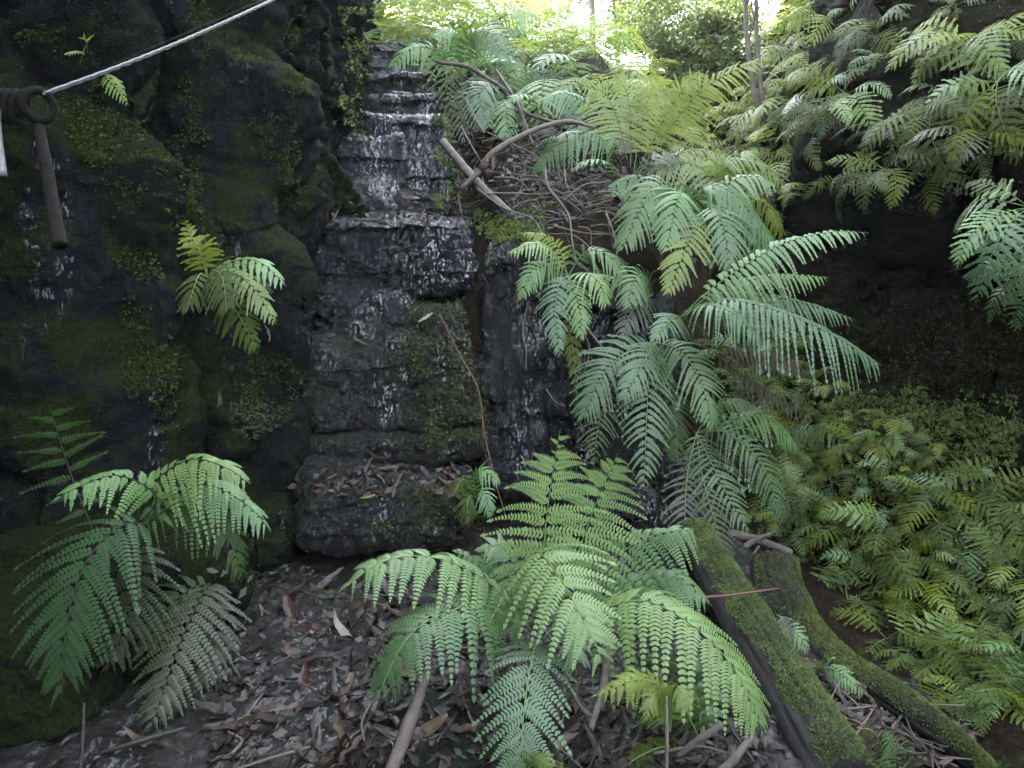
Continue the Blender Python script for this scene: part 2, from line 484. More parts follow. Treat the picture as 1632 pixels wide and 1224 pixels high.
G2 = G + Nn * (disp * sc_)[..., None]
VL, FL = G2.reshape(-1, 3), grid_faces(len(ss), len(zz))
tag(link('cliff', mesh_np('left_cliff', VL, FL, M['cliff'])), kind='structure')

# right bank: fern slope, mossy ledge, dark overhung recess, leaning bank above
secA = np.array([(0.80, -0.5), (0.62, -0.15), (0.36, 0.18), (0.12, 0.42), (0.0, 0.52), (-0.20, 0.56), (-0.30, 0.75), (-0.44, 1.0), (-0.62, 1.10), (-1.35, 1.12), (-1.75, 1.34), (-1.35, 1.60), (-0.42, 1.60), (0.02, 1.50), (0.06, 1.78), (-0.22, 2.2), (-0.55, 2.7), (-0.95, 3.4), (-1.6, 4.4), (-3.2, 6.0)])
secB = np.array([(0.80, -0.5), (0.62, 0.0), (0.46, 0.3), (0.34, 0.52), (0.25, 0.75), (0.14, 0.95), (0.05, 1.1), (-0.02, 1.25), (-0.12, 1.4), (-0.2, 1.55), (-0.28, 1.7), (-0.36, 1.85), (-0.44, 2.0), (-0.54, 2.2), (-0.66, 2.45), (-0.8, 2.75), (-0.95, 3.1), (-1.2, 3.7), (-1.8, 4.6), (-3.2, 6.0)])
ybl = np.array([-8, 1.5, 2.5, 3.5, 4.5, 6.0, 8.0, 10.0, 12.0])
ks = axis([(0, 1.2, 0.1), (1.2, 5.5, 0.018), (5.5, 8, 0.05)])
byy = np.interp(ks, np.arange(9), ybl)
bxx = np.interp(byy, XLY, XLX)
for _ in range(20):
    bxx[1:-1] = (bxx[:-2] + 2 * bxx[1:-1] + bxx[2:]) / 4
    byy[1:-1] = (byy[:-2] + 2 * byy[1:-1] + byy[2:]) / 4
tx, ty = np.gradient(bxx), np.gradient(byy)
ln = np.hypot(tx, ty)
ox, oy = -ty / ln, tx / ln           # outward, towards the stream
qs = axis([(0, 18, 0.045), (18, 19, 0.1)])
fB = sstep(byy, 4.5, 5.6)[:, None]
sw = np.interp(qs, np.arange(20), secA[:, 0])[None] * (1 - fB) + np.interp(qs, np.arange(20), secB[:, 0])[None] * fB
sz = np.interp(qs, np.arange(20), secA[:, 1])[None] * (1 - fB) + np.interp(qs, np.arange(20), secB[:, 1])[None] * fB
sz = sz + 0.10 * np.sin(byy * 1.7)[:, None] * sstep(sz, -0.2, 0.4) - 0.06 * sstep(-byy, -3.2, -2.0)[:, None]
G = np.stack([bxx[:, None] + ox[:, None] * sw, byy[:, None] + oy[:, None] * sw, sz], -1)
for _ in range(3):
    G[:, 1:-1] = (G[:, :-2] + 2 * G[:, 1:-1] + G[:, 2:]) / 4
Nn = grid_normals(G)
if (Nn[len(ks) // 2, 60] @ np.array([-0.7, -0.5, 0.5])) < 0: Nn = -Nn
w1, w21, wc = worley(G * np.array([1.8, 1.8, 2.6]), 8)
cave = np.exp(-((qs[None] - 10) / 3.2) ** 2) * (1 - fB)
disp = (1 - 0.75 * cave) * 0.12 * fbm(G * 1.5, 4, 60) - (1 - cave) * 0  + (1 - 0.7 * cave) * 0.09 * (wc - 0.5) + 0.035 * fbm(G * 8, 4, 63, 0.6) + 0.012 * fbm(G * 40, 2, 66)
G2 = G + Nn * disp[..., None]
VR, FR = G2.reshape(-1, 3), grid_faces(len(ks), len(qs))
tag(link('cliff', mesh_np('right_bank', VR, FR, M['bank'])), kind='structure')

# ------------------------------------------------------------------ stone steps
SOLID = [(VG, FG), (VL, FL), (VR, FR)]

_cube = {}
def cube_grid(n):
    if n in _cube: return _cube[n]
    bm = bmesh.new()
    t = np.linspace(-1, 1, n)
    key = {}
    def vert(p):
        k = tuple(np.round(p, 6))
        if k not in key: key[k] = bm.verts.new(p)
        return key[k]
    V, F = {}, []
    for ax in range(3):
        for sg in (-1, 1):
            a, b = [k for k in range(3) if k != ax]
            for i in range(n - 1):
                for j in range(n - 1):
                    q = []
                    for di, dj in ((0, 0), (1, 0), (1, 1), (0, 1)):
                        p = [0, 0, 0]; p[ax] = sg; p[a] = t[i + di]; p[b] = t[j + dj]
                        k = tuple(np.round(p, 6))
                        q.append(V.setdefault(k, len(V)))
                    even = (ax != 1)
                    if (sg > 0) != even: q.reverse()
                    F.append(q)
    _cube[n] = (np.array(list(V.keys()), float), np.array(F))
    return _cube[n]

def rock_vf(front, back=(0, 0.6, 0.0), n=44, k=9, amp=0.05, seed=0, freq=3.0, fine=0.02, facet=0.04, layer=1.0):
    "front: world corners tl,tr,br,bl; extruded by back; rounded, faceted and roughened"
    U, F = cube_grid(n)
    mx = np.abs(U).max(1, keepdims=True)
    q = U * mx / (np.abs(U) ** k).sum(1, keepdims=True) ** (1.0 / k)
    tl, tr, br, bl = [np.array(p, float) for p in front]
    bk = np.array(back, float)
    a = (q[:, 0:1] + 1) / 2; b = (q[:, 1:2] + 1) / 2; c = (q[:, 2:3] + 1) / 2
    f0 = (bl * (1 - a) + br * a) * (1 - c) + (tl * (1 - a) + tr * a) * c
    V = f0 + bk * b
    D = norm(V - V.mean(0) * 0.6 - f0.mean(0) * 0.4)
    w1, w21, wc = worley(V * freq * 1.6, seed)
    dv = np.stack([fbm(V * freq, 4, seed + 3 * i) for i in range(3)], -1)
    bz = np.floor((V[:, 2] + 0.05 * fbm(V * 2.2, 2, seed + 31)) / 0.105)
    bx = np.floor((V[:, 0] + 0.07 * fbm(V * 2.6, 2, seed + 33)) / 0.21)
    lay = _hash(bz.astype(int), bz.astype(int) * 0 + seed, bz.astype(int) * 0, 3) - 0.5
    jn = _hash(bx.astype(int), bz.astype(int), bz.astype(int) * 0 + seed, 7) - 0.5
    V = V + np.array([0, 1.0, 0]) * (0.035 * lay + 0.045 * jn)[:, None] * layer
    V = V + amp * dv * 0.8 + D * (facet * (wc - 0.5) + facet * 0.6 * np.minimum(w21, 0.3) + fine * fbm(V * 11, 4, seed + 20, 0.6) + fine * 0.6 * fbm(V * 30, 2, seed + 23))[:, None]
    return V, F

def rock(name, label, cat, front, mat_, group=None, **kw):
    V, F = rock_vf(front, **kw)
    SOLID.append((V, F))
    base = np.array([V[:, 0].mean(), V[:, 1].mean(), V[:, 2].min()])
    o = link(name, mesh_np(name, V - base, F, mat_), loc=base)
    return tag(o, label, cat, group)

def Q(pts, d):
    if not isinstance(d, (list, tuple)): d = [d] * 4
    return [P(x, y, k) for (x, y), k in zip(pts, d)]

SG = 'wet rock steps of the waterfall'
def step(label, pts, d, m='step', **kw):
    return rock('rock_step', label, 'rock step', Q(pts, d), M[m], SG, **kw)

step('lowest rounded rock step at the foot of the waterfall, its top heaped with dead leaves', [(450, 752), (756, 764), (716, 905), (448, 918)], [3.30, 3.34, 3.20, 3.16], 'stepmoss', back=(0, 0.8, 0.03), k=4, amp=0.06, layer=0.35, n=95, seed=11)
step('brownish overhanging rock band just above the leaf heap on the lowest step', [(462, 692), (772, 684), (768, 752), (462, 756)], [3.46, 3.48, 3.50, 3.48], 'stepmoss', back=(0, 0.6, 0), k=3.5, amp=0.04, layer=0.25, n=95, seed=12, facet=0.03)
step('broad dark blue wet rock step with moss on its right shoulder, third from the ground', [(464, 540), (715, 544), (772, 690), (466, 700)], [3.58, 3.58, 3.52, 3.50], 'stepmoss', back=(0, 0.7, 0.02), k=7, amp=0.05, layer=0.4, n=102, seed=13, facet=0.05)
step('smooth low wet rock step with rounded top edge, left below the broad leafy ledge', [(474, 462), (652, 466), (690, 548), (472, 545)], [3.82, 3.80, 3.76, 3.78], back=(0, 0.6, 0.02), k=6, amp=0.05, layer=0.4, n=81, seed=14)
step('mossy sloping rock shoulder right of the smooth low step', [(655, 488), (740, 490), (775, 690), (720, 640)], [3.68, 3.72, 3.58, 3.58], 'stepmoss', back=(0, 0.5, 0), k=4, amp=0.05, n=64, seed=15)
step('widest dark rock step with a leaf strewn top ledge in the middle of the falls', [(482, 350), (742, 356), (772, 470), (478, 468)], [3.92, 3.88, 3.92, 3.98], back=(0, 0.9, 0.06), k=9, amp=0.06, layer=0.7, n=102, seed=16, facet=0.07)
step('lumpy wet boulder step lying on the back of the leaf strewn ledge', [(545, 288), (612, 286), (640, 350), (530, 345)], 4.35, 'upper', back=(0, 0.5, 0.1), k=4, amp=0.07, n=64, seed=17)
step('small low wet rock right of the boulder step, under the smooth square face', [(610, 300), (705, 305), (720, 352), (610, 350)], 4.42, 'stepmoss', back=(0, 0.5, 0), k=4, amp=0.06, n=64, seed=18)
step('tall smooth square wet rock step with moss down its right edge', [(605, 182), (708, 184), (716, 325), (600, 325)], [4.75, 4.70, 4.60, 4.65], 'upper', back=(0, 0.7, 0.05), k=12, amp=0.025, n=85, seed=19, facet=0.025)
step('broken sparkling rock step left of the smooth square face, white water on its edge', [(540, 218), (640, 216), (640, 300), (535, 298)], [4.62, 4.58, 4.52, 4.56], 'upper', back=(0, 0.7, 0.02), k=14, amp=0.05, n=85, seed=20, facet=0.06)
step('narrow rock step directly above the broken sparkling step', [(548, 180), (650, 182), (652, 226), (545, 226)], 4.86, 'upper', back=(0, 0.7, 0.02), k=14, amp=0.05, n=74, seed=21, facet=0.06)
step('blocky wet rock step third from the top of the waterfall', [(560, 150), (690, 152), (692, 190), (556, 188)], 5.25, 'upper', back=(0, 0.8, 0.02), k=14, amp=0.06, n=74, seed=22, facet=0.06)
step('wet rock step second from the top of the waterfall', [(560, 116), (690, 122), (694, 158), (560, 156)], 5.65, 'upper', back=(0, 0.9, 0.02), k=14, amp=0.06, n=74, seed=23, facet=0.06)
step('topmost glistening rock step where the stream spills over', [(562, 68), (652, 78), (690, 128), (560, 124)], [6.15, 6.2, 6.0, 6.0], 'upper', back=(0, 1.2, 0.1), k=8, amp=0.07, n=85, seed=24, facet=0.07)
RG = 'vertical wet rock faces right of the steps'
rock('rock_wall', 'vertical dark rock column with a bright streak of running water, beside the steps', 'rock wall', Q([(768, 380), (868, 372), (880, 800), (772, 800)], [3.72, 3.74, 3.62, 3.64]), M['step'], RG, back=(0, 0.6, 0.05), k=7, amp=0.08, n=108, seed=31, facet=0.06)
rock('rock_wall', 'brown black rock face behind the hanging twigs, between water streak and fern', 'rock wall', Q([(846, 395), (965, 405), (975, 850), (862, 850)], [3.80, 3.78, 3.66, 3.70]), M['step'], RG, back=(0, 0.6, 0), k=6, amp=0.09, n=108, seed=32, facet=0.08)
rock('rock_wall', 'shaded rock face under the hanging blue green fern fronds', 'rock wall', Q([(945, 410), (1085, 430), (1075, 880), (955, 880)], [3.84, 3.80, 3.62, 3.68]), M['stepmoss'], RG, back=(0, 0.6, 0), k=5, amp=0.10, n=108, seed=33, facet=0.08)
rock('boulder', 'dark boulder wedged low between rock column and foreground fern', 'boulder', Q([(930, 760), (1070, 790), (1090, 930), (940, 930)], 3.45), M['step'], back=(0, 0.4, 0), k=3.5, amp=0.08, n=74, seed=34)
rock('flat_stone', 'flat mossy stone sunk in the stream bed at the bottom edge', 'stone', Q([(570, 1160), (760, 1150), (780, 1235), (560, 1240)], [2.12, 2.12, 1.98, 1.98]), M['stepmoss'], back=(0, 0.25, -0.02), k=3.5, amp=0.04, n=74, seed=35)
rock('flat_stone', 'flat mossy stone beside the thick log at lower right', 'stone', Q([(1425, 1150), (1520, 1160), (1545, 1215), (1400, 1215)], 2.35), M['stepmoss'], back=(0, 0.25, 0.02), k=3.5, amp=0.04, n=36, seed=36)
rock('flat_stone', 'low grey stone half buried under twigs between the two logs', 'stone', Q([(1375, 1120), (1450, 1125), (1455, 1165), (1370, 1165)], 2.5), M['stepmoss'], back=(0, 0.2, 0.02), k=3.5, amp=0.03, n=36, seed=37)
rock('boulder', 'black rock added to darken the lower left corner, in front of the cliff', 'boulder', Q([(-160, 1010), (95, 1030), (120, 1260), (-160, 1280)], [2.2, 2.2, 2.08, 2.08]), M['cliff'], back=(0, 0.5, 0.05), k=3.5, amp=0.07, n=64, seed=51, layer=0.3)  # rock added to darken the left foreground
rock('boulder', 'dark mossy rock shelf added under the big drooping fern frond at left', 'boulder', Q([(-80, 860), (290, 880), (335, 1105), (-80, 1150)], [2.55, 2.5, 2.42, 2.4]), M['cliff'], back=(0, 0.6, 0.05), k=4, amp=0.07, n=64, seed=52, layer=0.4)  # second added rock, covers pale ground to keep this side dark
for i, (lab, q, d) in enumerate((('dark rock wedged in the foot of the cliff crack, left of the steps', [(330, 640), (400, 650), (410, 730), (320, 740)], 3.25), ('wet dark rock at the cliff foot behind the grey fern frond', [(330, 820), (450, 800), (470, 930), (330, 930)], 3.3))):
    rock('boulder', lab, 'boulder', Q(q, d), M['cliff'], back=(0, 0.3, 0), k=3.5, amp=0.06, n=64, seed=40 + i)

off, Va, Fa = 0, [], []
for v, f in SOLID:
    Va.append(v); Fa.append(f + off); off += len(v)
BVH = BVHTree.FromPolygons(np.vstack(Va).tolist(), np.vstack(Fa).tolist())
ORG = Vector(CAM)
def hit(px, py):
    h = BVH.ray_cast(ORG, ray(px, py))
    if h[0] is None: return None, None, None
    nrm = h[1]
    if nrm.dot(ray(px, py)) > 0: nrm = -nrm
    return np.array(h[0]), np.array(nrm), float(np.dot(np.array(h[0]) - CAM, FWD))
def drop(x, y, z=3.0):
    h = BVH.ray_cast(Vector((x, y, z)), Vector((0, 0, -1)))
    if h[0] is None: return None, None
    return np.array(h[0]), np.array(h[1] if h[1].z > 0 else -h[1])

# ------------------------------------------------------------------ fern fronds
def frond_vf(pts, w, n=22, m=12, hint=(0, -0.55, 0.83), t0=0.16, droop=0.35, a0=80, a1=45, pl=0.66, shape='lance', seed=0, r=0.0026, gap=0.03, fold=0.0, lop=(1, 1), lacy=0.0):
    "bipinnate frond along a spline: n pairs of pinnae, each with m pairs of pinnules"
    g = np.random.default_rng(seed)
    K = 48
    c = catmull(pts, K)
    L = np.linalg.norm(np.diff(c, axis=0), axis=1).sum()
    T = norm(np.gradient(c, axis=0))
    u = (np.linspace(0, 1, n) ** 0.93)
    t = t0 + (0.99 - t0) * u
    def at(arr, tt): return np.stack([np.interp(tt, np.linspace(0, 1, K), arr[:, j]) for j in range(3)], -1)
    h = np.array(hint, float)
    if shape == 'lance': f = np.minimum(1, (u + 0.10) * 2.6) ** 0.6 * (1 - u) ** 0.72 * 1.22
    elif shape == 'tri': f = (1 - u) ** 0.85
    else: f = np.minimum(1, (u + 0.15) * 2.2) ** 0.5 * np.minimum(1, (1 - u) * 3.0) ** 0.7
    f = f / f.max() + 0.03
    Vs, Fs, k = [], [], 0
    dt = L * (1 - t0) / n
    for sg in (-1, 1):
        tj = np.clip(t + g.normal(0, 0.12, n) * (1 - t0) / n + (0.25 * sg) * (1 - t0) / n, 0, 0.995)
        p = at(c, tj); tg = norm(at(T, tj))
        Nn = norm(h - (tg @ h)[:, None] * tg)
        S = np.cross(tg, Nn)
        a = np.radians(a0 + (a1 - a0) * u + g.normal(0, 4, n))[:, None]
        D = norm(sg * S * np.sin(a) + tg * np.cos(a) - Nn * fold)
        Lp = (w * f * (1 + g.normal(0, 0.07, n)) * np.where(g.random(n) < gap, 0.35, 1) * lop[0 if sg < 0 else 1])[:, None, None]
        s = np.linspace(0.03, 1, m + 1)[None, :, None]
        dr = droop * (1 + g.normal(0, 0.2, n))[:, None, None]
        def curve(s):
            return p[:, None] + D[:, None] * Lp * s + np.array([0, 0, -1.0]) * (Lp * dr * s ** 2) + tg[:, None] * (Lp * 0.10 * s ** 2)
        cs = curve(s)
        tp = norm(curve(s + 0.02) - curve(s - 0.02))
        Np = norm(Nn[:, None] - (tp * Nn[:, None]).sum(-1, keepdims=True) * tp)
        Sp = np.cross(tp, Np)
        prof = (0.14 + 0.86 * (1 - s) ** (0.75 + 0.2 * lacy)) * np.minimum(1, 0.7 + s * 3)
        ll = np.minimum(pl * 0.86 * dt * (1 + 0.42 * lacy), Lp * 0.42) * prof * (1 + g.normal(0, 0.10, (n, m + 1, 1)))
        ll = ll * (0.35 + 0.65 * np.minimum(1, f / 0.35))[:, None, None]
        seg = Lp / m
        for s2 in (-1, 1):
            b0 = cs[:, :-1]; b1 = b0 + (cs[:, 1:] - b0) * (0.82 - 0.22 * lacy)
            out = s2 * Sp[:, :-1] * ll[:, :-1]
            fw = tp[:, :-1] * ll[:, :-1]
            dn = -Np[:, :-1] * ll[:, :-1]
            v1 = b0 + out * (0.42 - 0.04 * lacy) + fw * 0.06 + dn * 0.03
            v2 = b0 + out * 0.88 + fw * (0.85 - 0.30 * lacy) + dn * 0.10
            v3 = b1 + out * (0.42 + 0.10 * lacy) + fw * (0.52 - 0.27 * lacy) + dn * 0.03
            q = np.stack([b0, v1, v2, v3], -2)
            q2 = np.stack([b0, v3, b1, b1 + tp[:, :-1] * seg * 0.02], -2)
            for z in (q, q2):
                z = z.reshape(-1, 4, 3)
                Vs.append(z.reshape(-1, 3)); Fs.append(np.arange(len(z) * 4).reshape(-1, 4) + k); k += len(z) * 4
        # leaf tip of each pinna
        e = cs[:, -1]; es = Sp[:, -1] * (seg[:, 0] * 0.6); et = tp[:, -1] * (seg[:, 0] * 1.3)
        z = np.stack([e - es, e + et, e + es, e - et * 0.3], -2)
        Vs.append(z.reshape(-1, 3)); Fs.append(np.arange(n * 4).reshape(-1, 4) + k); k += n * 4
    V, F = np.vstack(Vs), np.vstack(Fs)
    v, fq = tube(pts, [r, r * 0.8, r * 0.25], 20, 5, caps=False)
    idx = np.concatenate([np.zeros(len(F), int), np.ones(len(fq), int)])
    return np.vstack([V, v]), np.vstack([F, fq + len(V)]), idx

_sd = [100]
def fern(label, crown, fronds, group=None, stem='stem', lacy=0.0):
    "fronds: (pixel points with distance, half width in pixels, material, options)"
    cr = P(*crown)
    t = thing('fern', label, 'fern', cr, group)
    for spec in fronds:
        pts, wpx, m = spec[:3]
        o = dict(spec[3]) if len(spec) > 3 else {}
        lab = o.pop('label', None)
        _sd[0] += 1
        wp = [P(*p) for p in pts]
        w_ = wpx / FPX * np.mean([p[2] for p in pts[1:]])
        o.setdefault('seed', _sd[0])
        o.setdefault('lacy', lacy)
        V, F, idx = frond_vf(wp, w_, **o)
        f = link('frond', mesh_np('frond', V - cr, F, [M[m], M[o.get('stem', stem)]], idx), t)
        if lab: f['label'] = lab
    return t

# ---- foreground fern: the large pale one in the middle
FW = (0, -0.85, 0.5)       # blade turned to the viewer
fern('largest pale green fern in the foreground, fronds fanning out in front of the rock column', (862, 1010, 2.45), [
    ([(866, 1008, 2.45), (868, 860, 2.42), (880, 760, 2.40), (893, 684, 2.36)], 104, 'fresh', dict(hint=FW, n=16, m=16, t0=0.2, droop=0.42, a0=88, a1=50)),
    ([(880, 1005, 2.5), (925, 870, 2.5), (955, 790, 2.48), (985, 722, 2.42)], 98, 'fresh', dict(hint=FW, n=15, m=16, t0=0.25, droop=0.45, a0=88, a1=50)),
    ([(850, 1008, 2.42), (775, 925, 2.30), (690, 888, 2.20), (610, 895, 2.12), (542, 942, 2.08)], 95, 'fresh', dict(hint=(0.1, -0.35, 0.9), n=17, m=16, droop=0.75, t0=0.12)),
    ([(850, 1015, 2.38), (775, 965, 2.24), (690, 985, 2.12), (640, 1030, 2.05), (598, 1120, 2.02)], 100, 'teal', dict(hint=(-0.25, -0.55, 0.8), n=16, m=14, droop=0.5, t0=0.15)),
    ([(858, 1020, 2.35), (850, 1040, 2.1), (838, 1110, 1.98), (832, 1180, 1.92), (836, 1250, 1.9)], 74, 'teal', dict(hint=(0, -0.8, 0.6), n=17, m=13, droop=0.25, t0=0.1, shape='oval', a0=75, a1=50)),
    ([(880, 1010, 2.45), (950, 975, 2.3), (1030, 958, 2.2), (1120, 1010, 2.1), (1185, 1090, 2.05), (1222, 1185, 2.03)], 108, 'fresh', dict(hint=(0.15, -0.45, 0.85), n=20, m=16, droop=0.7, t0=0.14)),
    ([(900, 985, 2.55), (960, 905, 2.52), (1035, 855, 2.48), (1112, 842, 2.42)], 108, 'mid', dict(hint=(0.3, -0.5, 0.8), n=16, m=16, droop=0.8, t0=0.22, lop=(0.7, 1.1))),
    ([(862, 1000, 2.5), (850, 905, 2.35), (858, 880, 2.22), (895, 925, 2.1), (940, 1010, 2.02), (965, 1065, 2.0)], 112, 'fresh', dict(hint=(0, -0.75, 0.65), n=15, m=14, droop=0.35, t0=0.3)),
    ([(875, 1000, 2.45), (905, 955, 2.3), (915, 1000, 2.2), (918, 1075, 2.15)], 62, 'mid', dict(hint=(0, -0.8, 0.6), n=16, m=14, droop=0.3, t0=0.25)),
    ([(845, 1005, 2.5), (800, 925, 2.45), (770, 895, 2.4), (720, 878, 2.35)], 55, 'teal', dict(hint=(0, -0.6, 0.8), n=16, m=14, droop=0.5)),
    ([(870, 1010, 2.5), (985, 940, 2.5), (1075, 920, 2.45), (1135, 965, 2.4)], 75, 'mid', dict(hint=(0.2, -0.5, 0.85), n=16, m=13, droop=0.7)),
    ([(858, 1010, 2.5), (830, 930, 2.45), (800, 870, 2.42), (760, 880, 2.4)], 60, 'fresh', dict(hint=FW, n=16, m=14, droop=0.5)),
], 'ferns in the foreground', lacy=1.0)
fern('small bright lime fern low in front of the forked stick, below the big pale fern', (1068, 1165, 2.05), [
    ([(1068, 1165, 2.05), (1062, 1108, 2.02), (1020, 1082, 1.97), (942, 1112, 1.92)], 42, 'lime', dict(n=16, m=13, droop=0.6, hint=(0, -0.5, 0.85))),
    ([(1068, 1165, 2.05), (1074, 1100, 2.0), (1085, 1100, 1.95), (1098, 1140, 1.92)], 40, 'lime', dict(n=15, m=13, droop=0.5, hint=FW)),
    ([(1068, 1165, 2.05), (1052, 1110, 2.0), (1040, 1110, 1.95), (1030, 1150, 1.92)], 38, 'lime', dict(n=15, m=13, droop=0.5, hint=FW)),
], 'ferns in the foreground', lacy=1.0)
fern('tiny lime fern frond poking up at the bottom edge', (850, 1275, 1.95), [
    ([(850, 1275, 1.95), (845, 1215, 1.93), (850, 1205, 1.9), (880, 1225, 1.86)], 55, 'lime', dict(n=15, m=13, droop=0.5, hint=FW)),
    ([(850, 1275, 1.95), (815, 1220, 1.93), (800, 1235, 1.9)], 30, 'mid', dict(n=11, m=12, droop=0.5, hint=FW)),
], 'ferns in the foreground', lacy=1.0)
fern('dark green fern half hidden below the big pale fern at the thick log', (1120, 1190, 2.2), [
    ([(1120, 1190, 2.2), (1090, 1130, 2.2), (1060, 1120, 2.18), (1010, 1160, 2.15)], 40, 'olive2', dict(n=11, m=12, droop=0.5)),
    ([(1120, 1190, 2.2), (1110, 1110, 2.25), (1080, 1060, 2.25), (1020, 1050, 2.2)], 48, 'olive2', dict(n=11, m=12, droop=0.6)),
    ([(1120, 1190, 2.2), (1125, 1090, 2.3), (1110, 1040, 2.3), (1090, 1100, 2.25)], 45, 'mid', dict(n=11, m=12, droop=0.5, hint=FW)),
    ([(1120, 1190, 2.2), (1060, 1190, 2.15), (1020, 1205, 2.1), (980, 1235, 2.06)], 36, 'olive2', dict(n=11, m=12, droop=0.5)),
], 'ferns in the foreground', lacy=1.0)

# ---- ferns on the left, at the foot of the cliff
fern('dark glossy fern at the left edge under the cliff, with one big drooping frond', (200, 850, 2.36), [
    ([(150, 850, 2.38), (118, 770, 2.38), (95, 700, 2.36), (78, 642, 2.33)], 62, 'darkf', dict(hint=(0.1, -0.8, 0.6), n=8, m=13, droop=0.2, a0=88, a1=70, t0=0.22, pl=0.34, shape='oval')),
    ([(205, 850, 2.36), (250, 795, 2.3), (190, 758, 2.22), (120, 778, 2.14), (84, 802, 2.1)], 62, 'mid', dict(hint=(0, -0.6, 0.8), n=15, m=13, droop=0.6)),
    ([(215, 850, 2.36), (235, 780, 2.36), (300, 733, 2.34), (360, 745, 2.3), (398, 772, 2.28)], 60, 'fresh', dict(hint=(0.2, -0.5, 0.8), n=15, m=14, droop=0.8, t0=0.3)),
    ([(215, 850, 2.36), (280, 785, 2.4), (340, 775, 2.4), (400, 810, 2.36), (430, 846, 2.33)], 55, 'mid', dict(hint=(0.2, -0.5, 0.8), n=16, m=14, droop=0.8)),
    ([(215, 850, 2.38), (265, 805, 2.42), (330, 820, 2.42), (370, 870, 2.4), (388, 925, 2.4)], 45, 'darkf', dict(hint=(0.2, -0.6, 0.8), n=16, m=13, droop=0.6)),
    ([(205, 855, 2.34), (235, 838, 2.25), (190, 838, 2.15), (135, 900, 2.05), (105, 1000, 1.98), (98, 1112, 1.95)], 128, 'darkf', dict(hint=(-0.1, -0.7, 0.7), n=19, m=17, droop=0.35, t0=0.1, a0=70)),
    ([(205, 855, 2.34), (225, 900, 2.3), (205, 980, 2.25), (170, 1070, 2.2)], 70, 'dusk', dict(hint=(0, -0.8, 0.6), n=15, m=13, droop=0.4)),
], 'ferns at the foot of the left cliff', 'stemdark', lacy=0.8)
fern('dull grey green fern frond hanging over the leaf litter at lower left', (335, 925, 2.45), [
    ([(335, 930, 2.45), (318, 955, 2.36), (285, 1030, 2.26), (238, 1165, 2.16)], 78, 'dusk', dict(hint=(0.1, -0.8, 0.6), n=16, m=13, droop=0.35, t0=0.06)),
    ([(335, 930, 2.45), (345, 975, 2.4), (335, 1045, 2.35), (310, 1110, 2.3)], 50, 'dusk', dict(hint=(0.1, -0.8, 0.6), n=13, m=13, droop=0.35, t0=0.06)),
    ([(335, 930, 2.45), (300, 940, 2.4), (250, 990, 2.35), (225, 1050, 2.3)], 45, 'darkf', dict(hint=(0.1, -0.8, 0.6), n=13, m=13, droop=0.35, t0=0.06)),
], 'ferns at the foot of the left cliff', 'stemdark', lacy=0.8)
fern('small yellow green fern growing out of the middle of the left cliff', (330, 440, 3.05), [
    ([(330, 440, 3.05), (318, 400, 3.0), (300, 368, 2.98), (294, 348, 2.96)], 30, 'lime', dict(hint=(0.2, -0.8, 0.5), n=11, m=8, droop=0.4)),
    ([(330, 440, 3.05), (326, 395, 3.02), (310, 385, 3.0), (282, 382, 2.98)], 26, 'lime', dict(hint=(0.2, -0.8, 0.5), n=11, m=8, droop=0.4)),
    ([(330, 440, 3.05), (320, 436, 2.98), (312, 450, 2.94), (296, 500, 2.92)], 34, 'grey', dict(hint=FW, n=11, m=12, droop=0.5)),
    ([(330, 440, 3.05), (340, 430, 2.96), (355, 445, 2.9), (362, 498, 2.88)], 48, 'grey', dict(hint=FW, n=16, m=12, droop=0.4)),
    ([(330, 440, 3.05), (370, 416, 3.05), (415, 418, 3.02), (456, 456, 3.0)], 30, 'fresh', dict(n=11, m=12, droop=0.7)),
    ([(330, 440, 3.05), (365, 432, 3.0), (405, 460, 2.96), (440, 516, 2.94)], 32, 'lime', dict(n=16, m=12, droop=0.6)),
    ([(330, 440, 3.05), (370, 445, 3.05), (410, 445, 3.03), (430, 478, 3.02)], 26, 'grey', dict(n=15, m=12, droop=0.6)),
    ([(335, 445, 3.05), (360, 470, 3.04), (385, 510, 3.02), (412, 560, 3.02)], 34, 'olive2', dict(n=11, m=12, droop=0.4, hint=FW)),
], 'ferns growing on the left cliff')
fern('tiny yellow fern sprig on the left cliff just under the cable', (165, 118, 2.45), [
    ([(165, 118, 2.45), (172, 124, 2.4), (186, 140, 2.38), (205, 168, 2.36)], 15, 'lime', dict(n=11, m=6, droop=0.4, hint=FW)),
], 'ferns growing on the left cliff')
fern('tiny lime fern sprig on the left cliff above the cable', (132, 82, 2.5), [
    ([(132, 84, 2.5), (138, 70, 2.46), (136, 62, 2.45), (132, 58, 2.44)], 26, 'lime', dict(n=8, m=6, droop=0.2, hint=FW, a0=95)),
    ([(132, 84, 2.5), (120, 82, 2.46), (112, 84, 2.44), (104, 88, 2.43)], 12, 'lime', dict(n=8, m=6, droop=0.2, hint=FW)),
], 'ferns growing on the left cliff')
fern('small moss green fern beside the dark hollow, right of the lowest step', (765, 800, 3.28), [
    ([(765, 800, 3.28), (755, 765, 3.24), (765, 748, 3.2), (800, 770, 3.17)], 26, 'mid', dict(n=15, m=8, droop=0.5)),
    ([(765, 800, 3.28), (745, 770, 3.22), (735, 765, 3.2), (722, 790, 3.17)], 26, 'olive2', dict(n=15, m=8, droop=0.5)),
    ([(765, 800, 3.28), (765, 780, 3.2), (772, 785, 3.16), (785, 825, 3.14)], 24, 'mid', dict(n=15, m=8, droop=0.4, hint=FW)),
    ([(765, 800, 3.28), (752, 790, 3.2), (745, 800, 3.16), (748, 835, 3.14)], 24, 'olive2', dict(n=15, m=8, droop=0.4, hint=FW)),
])

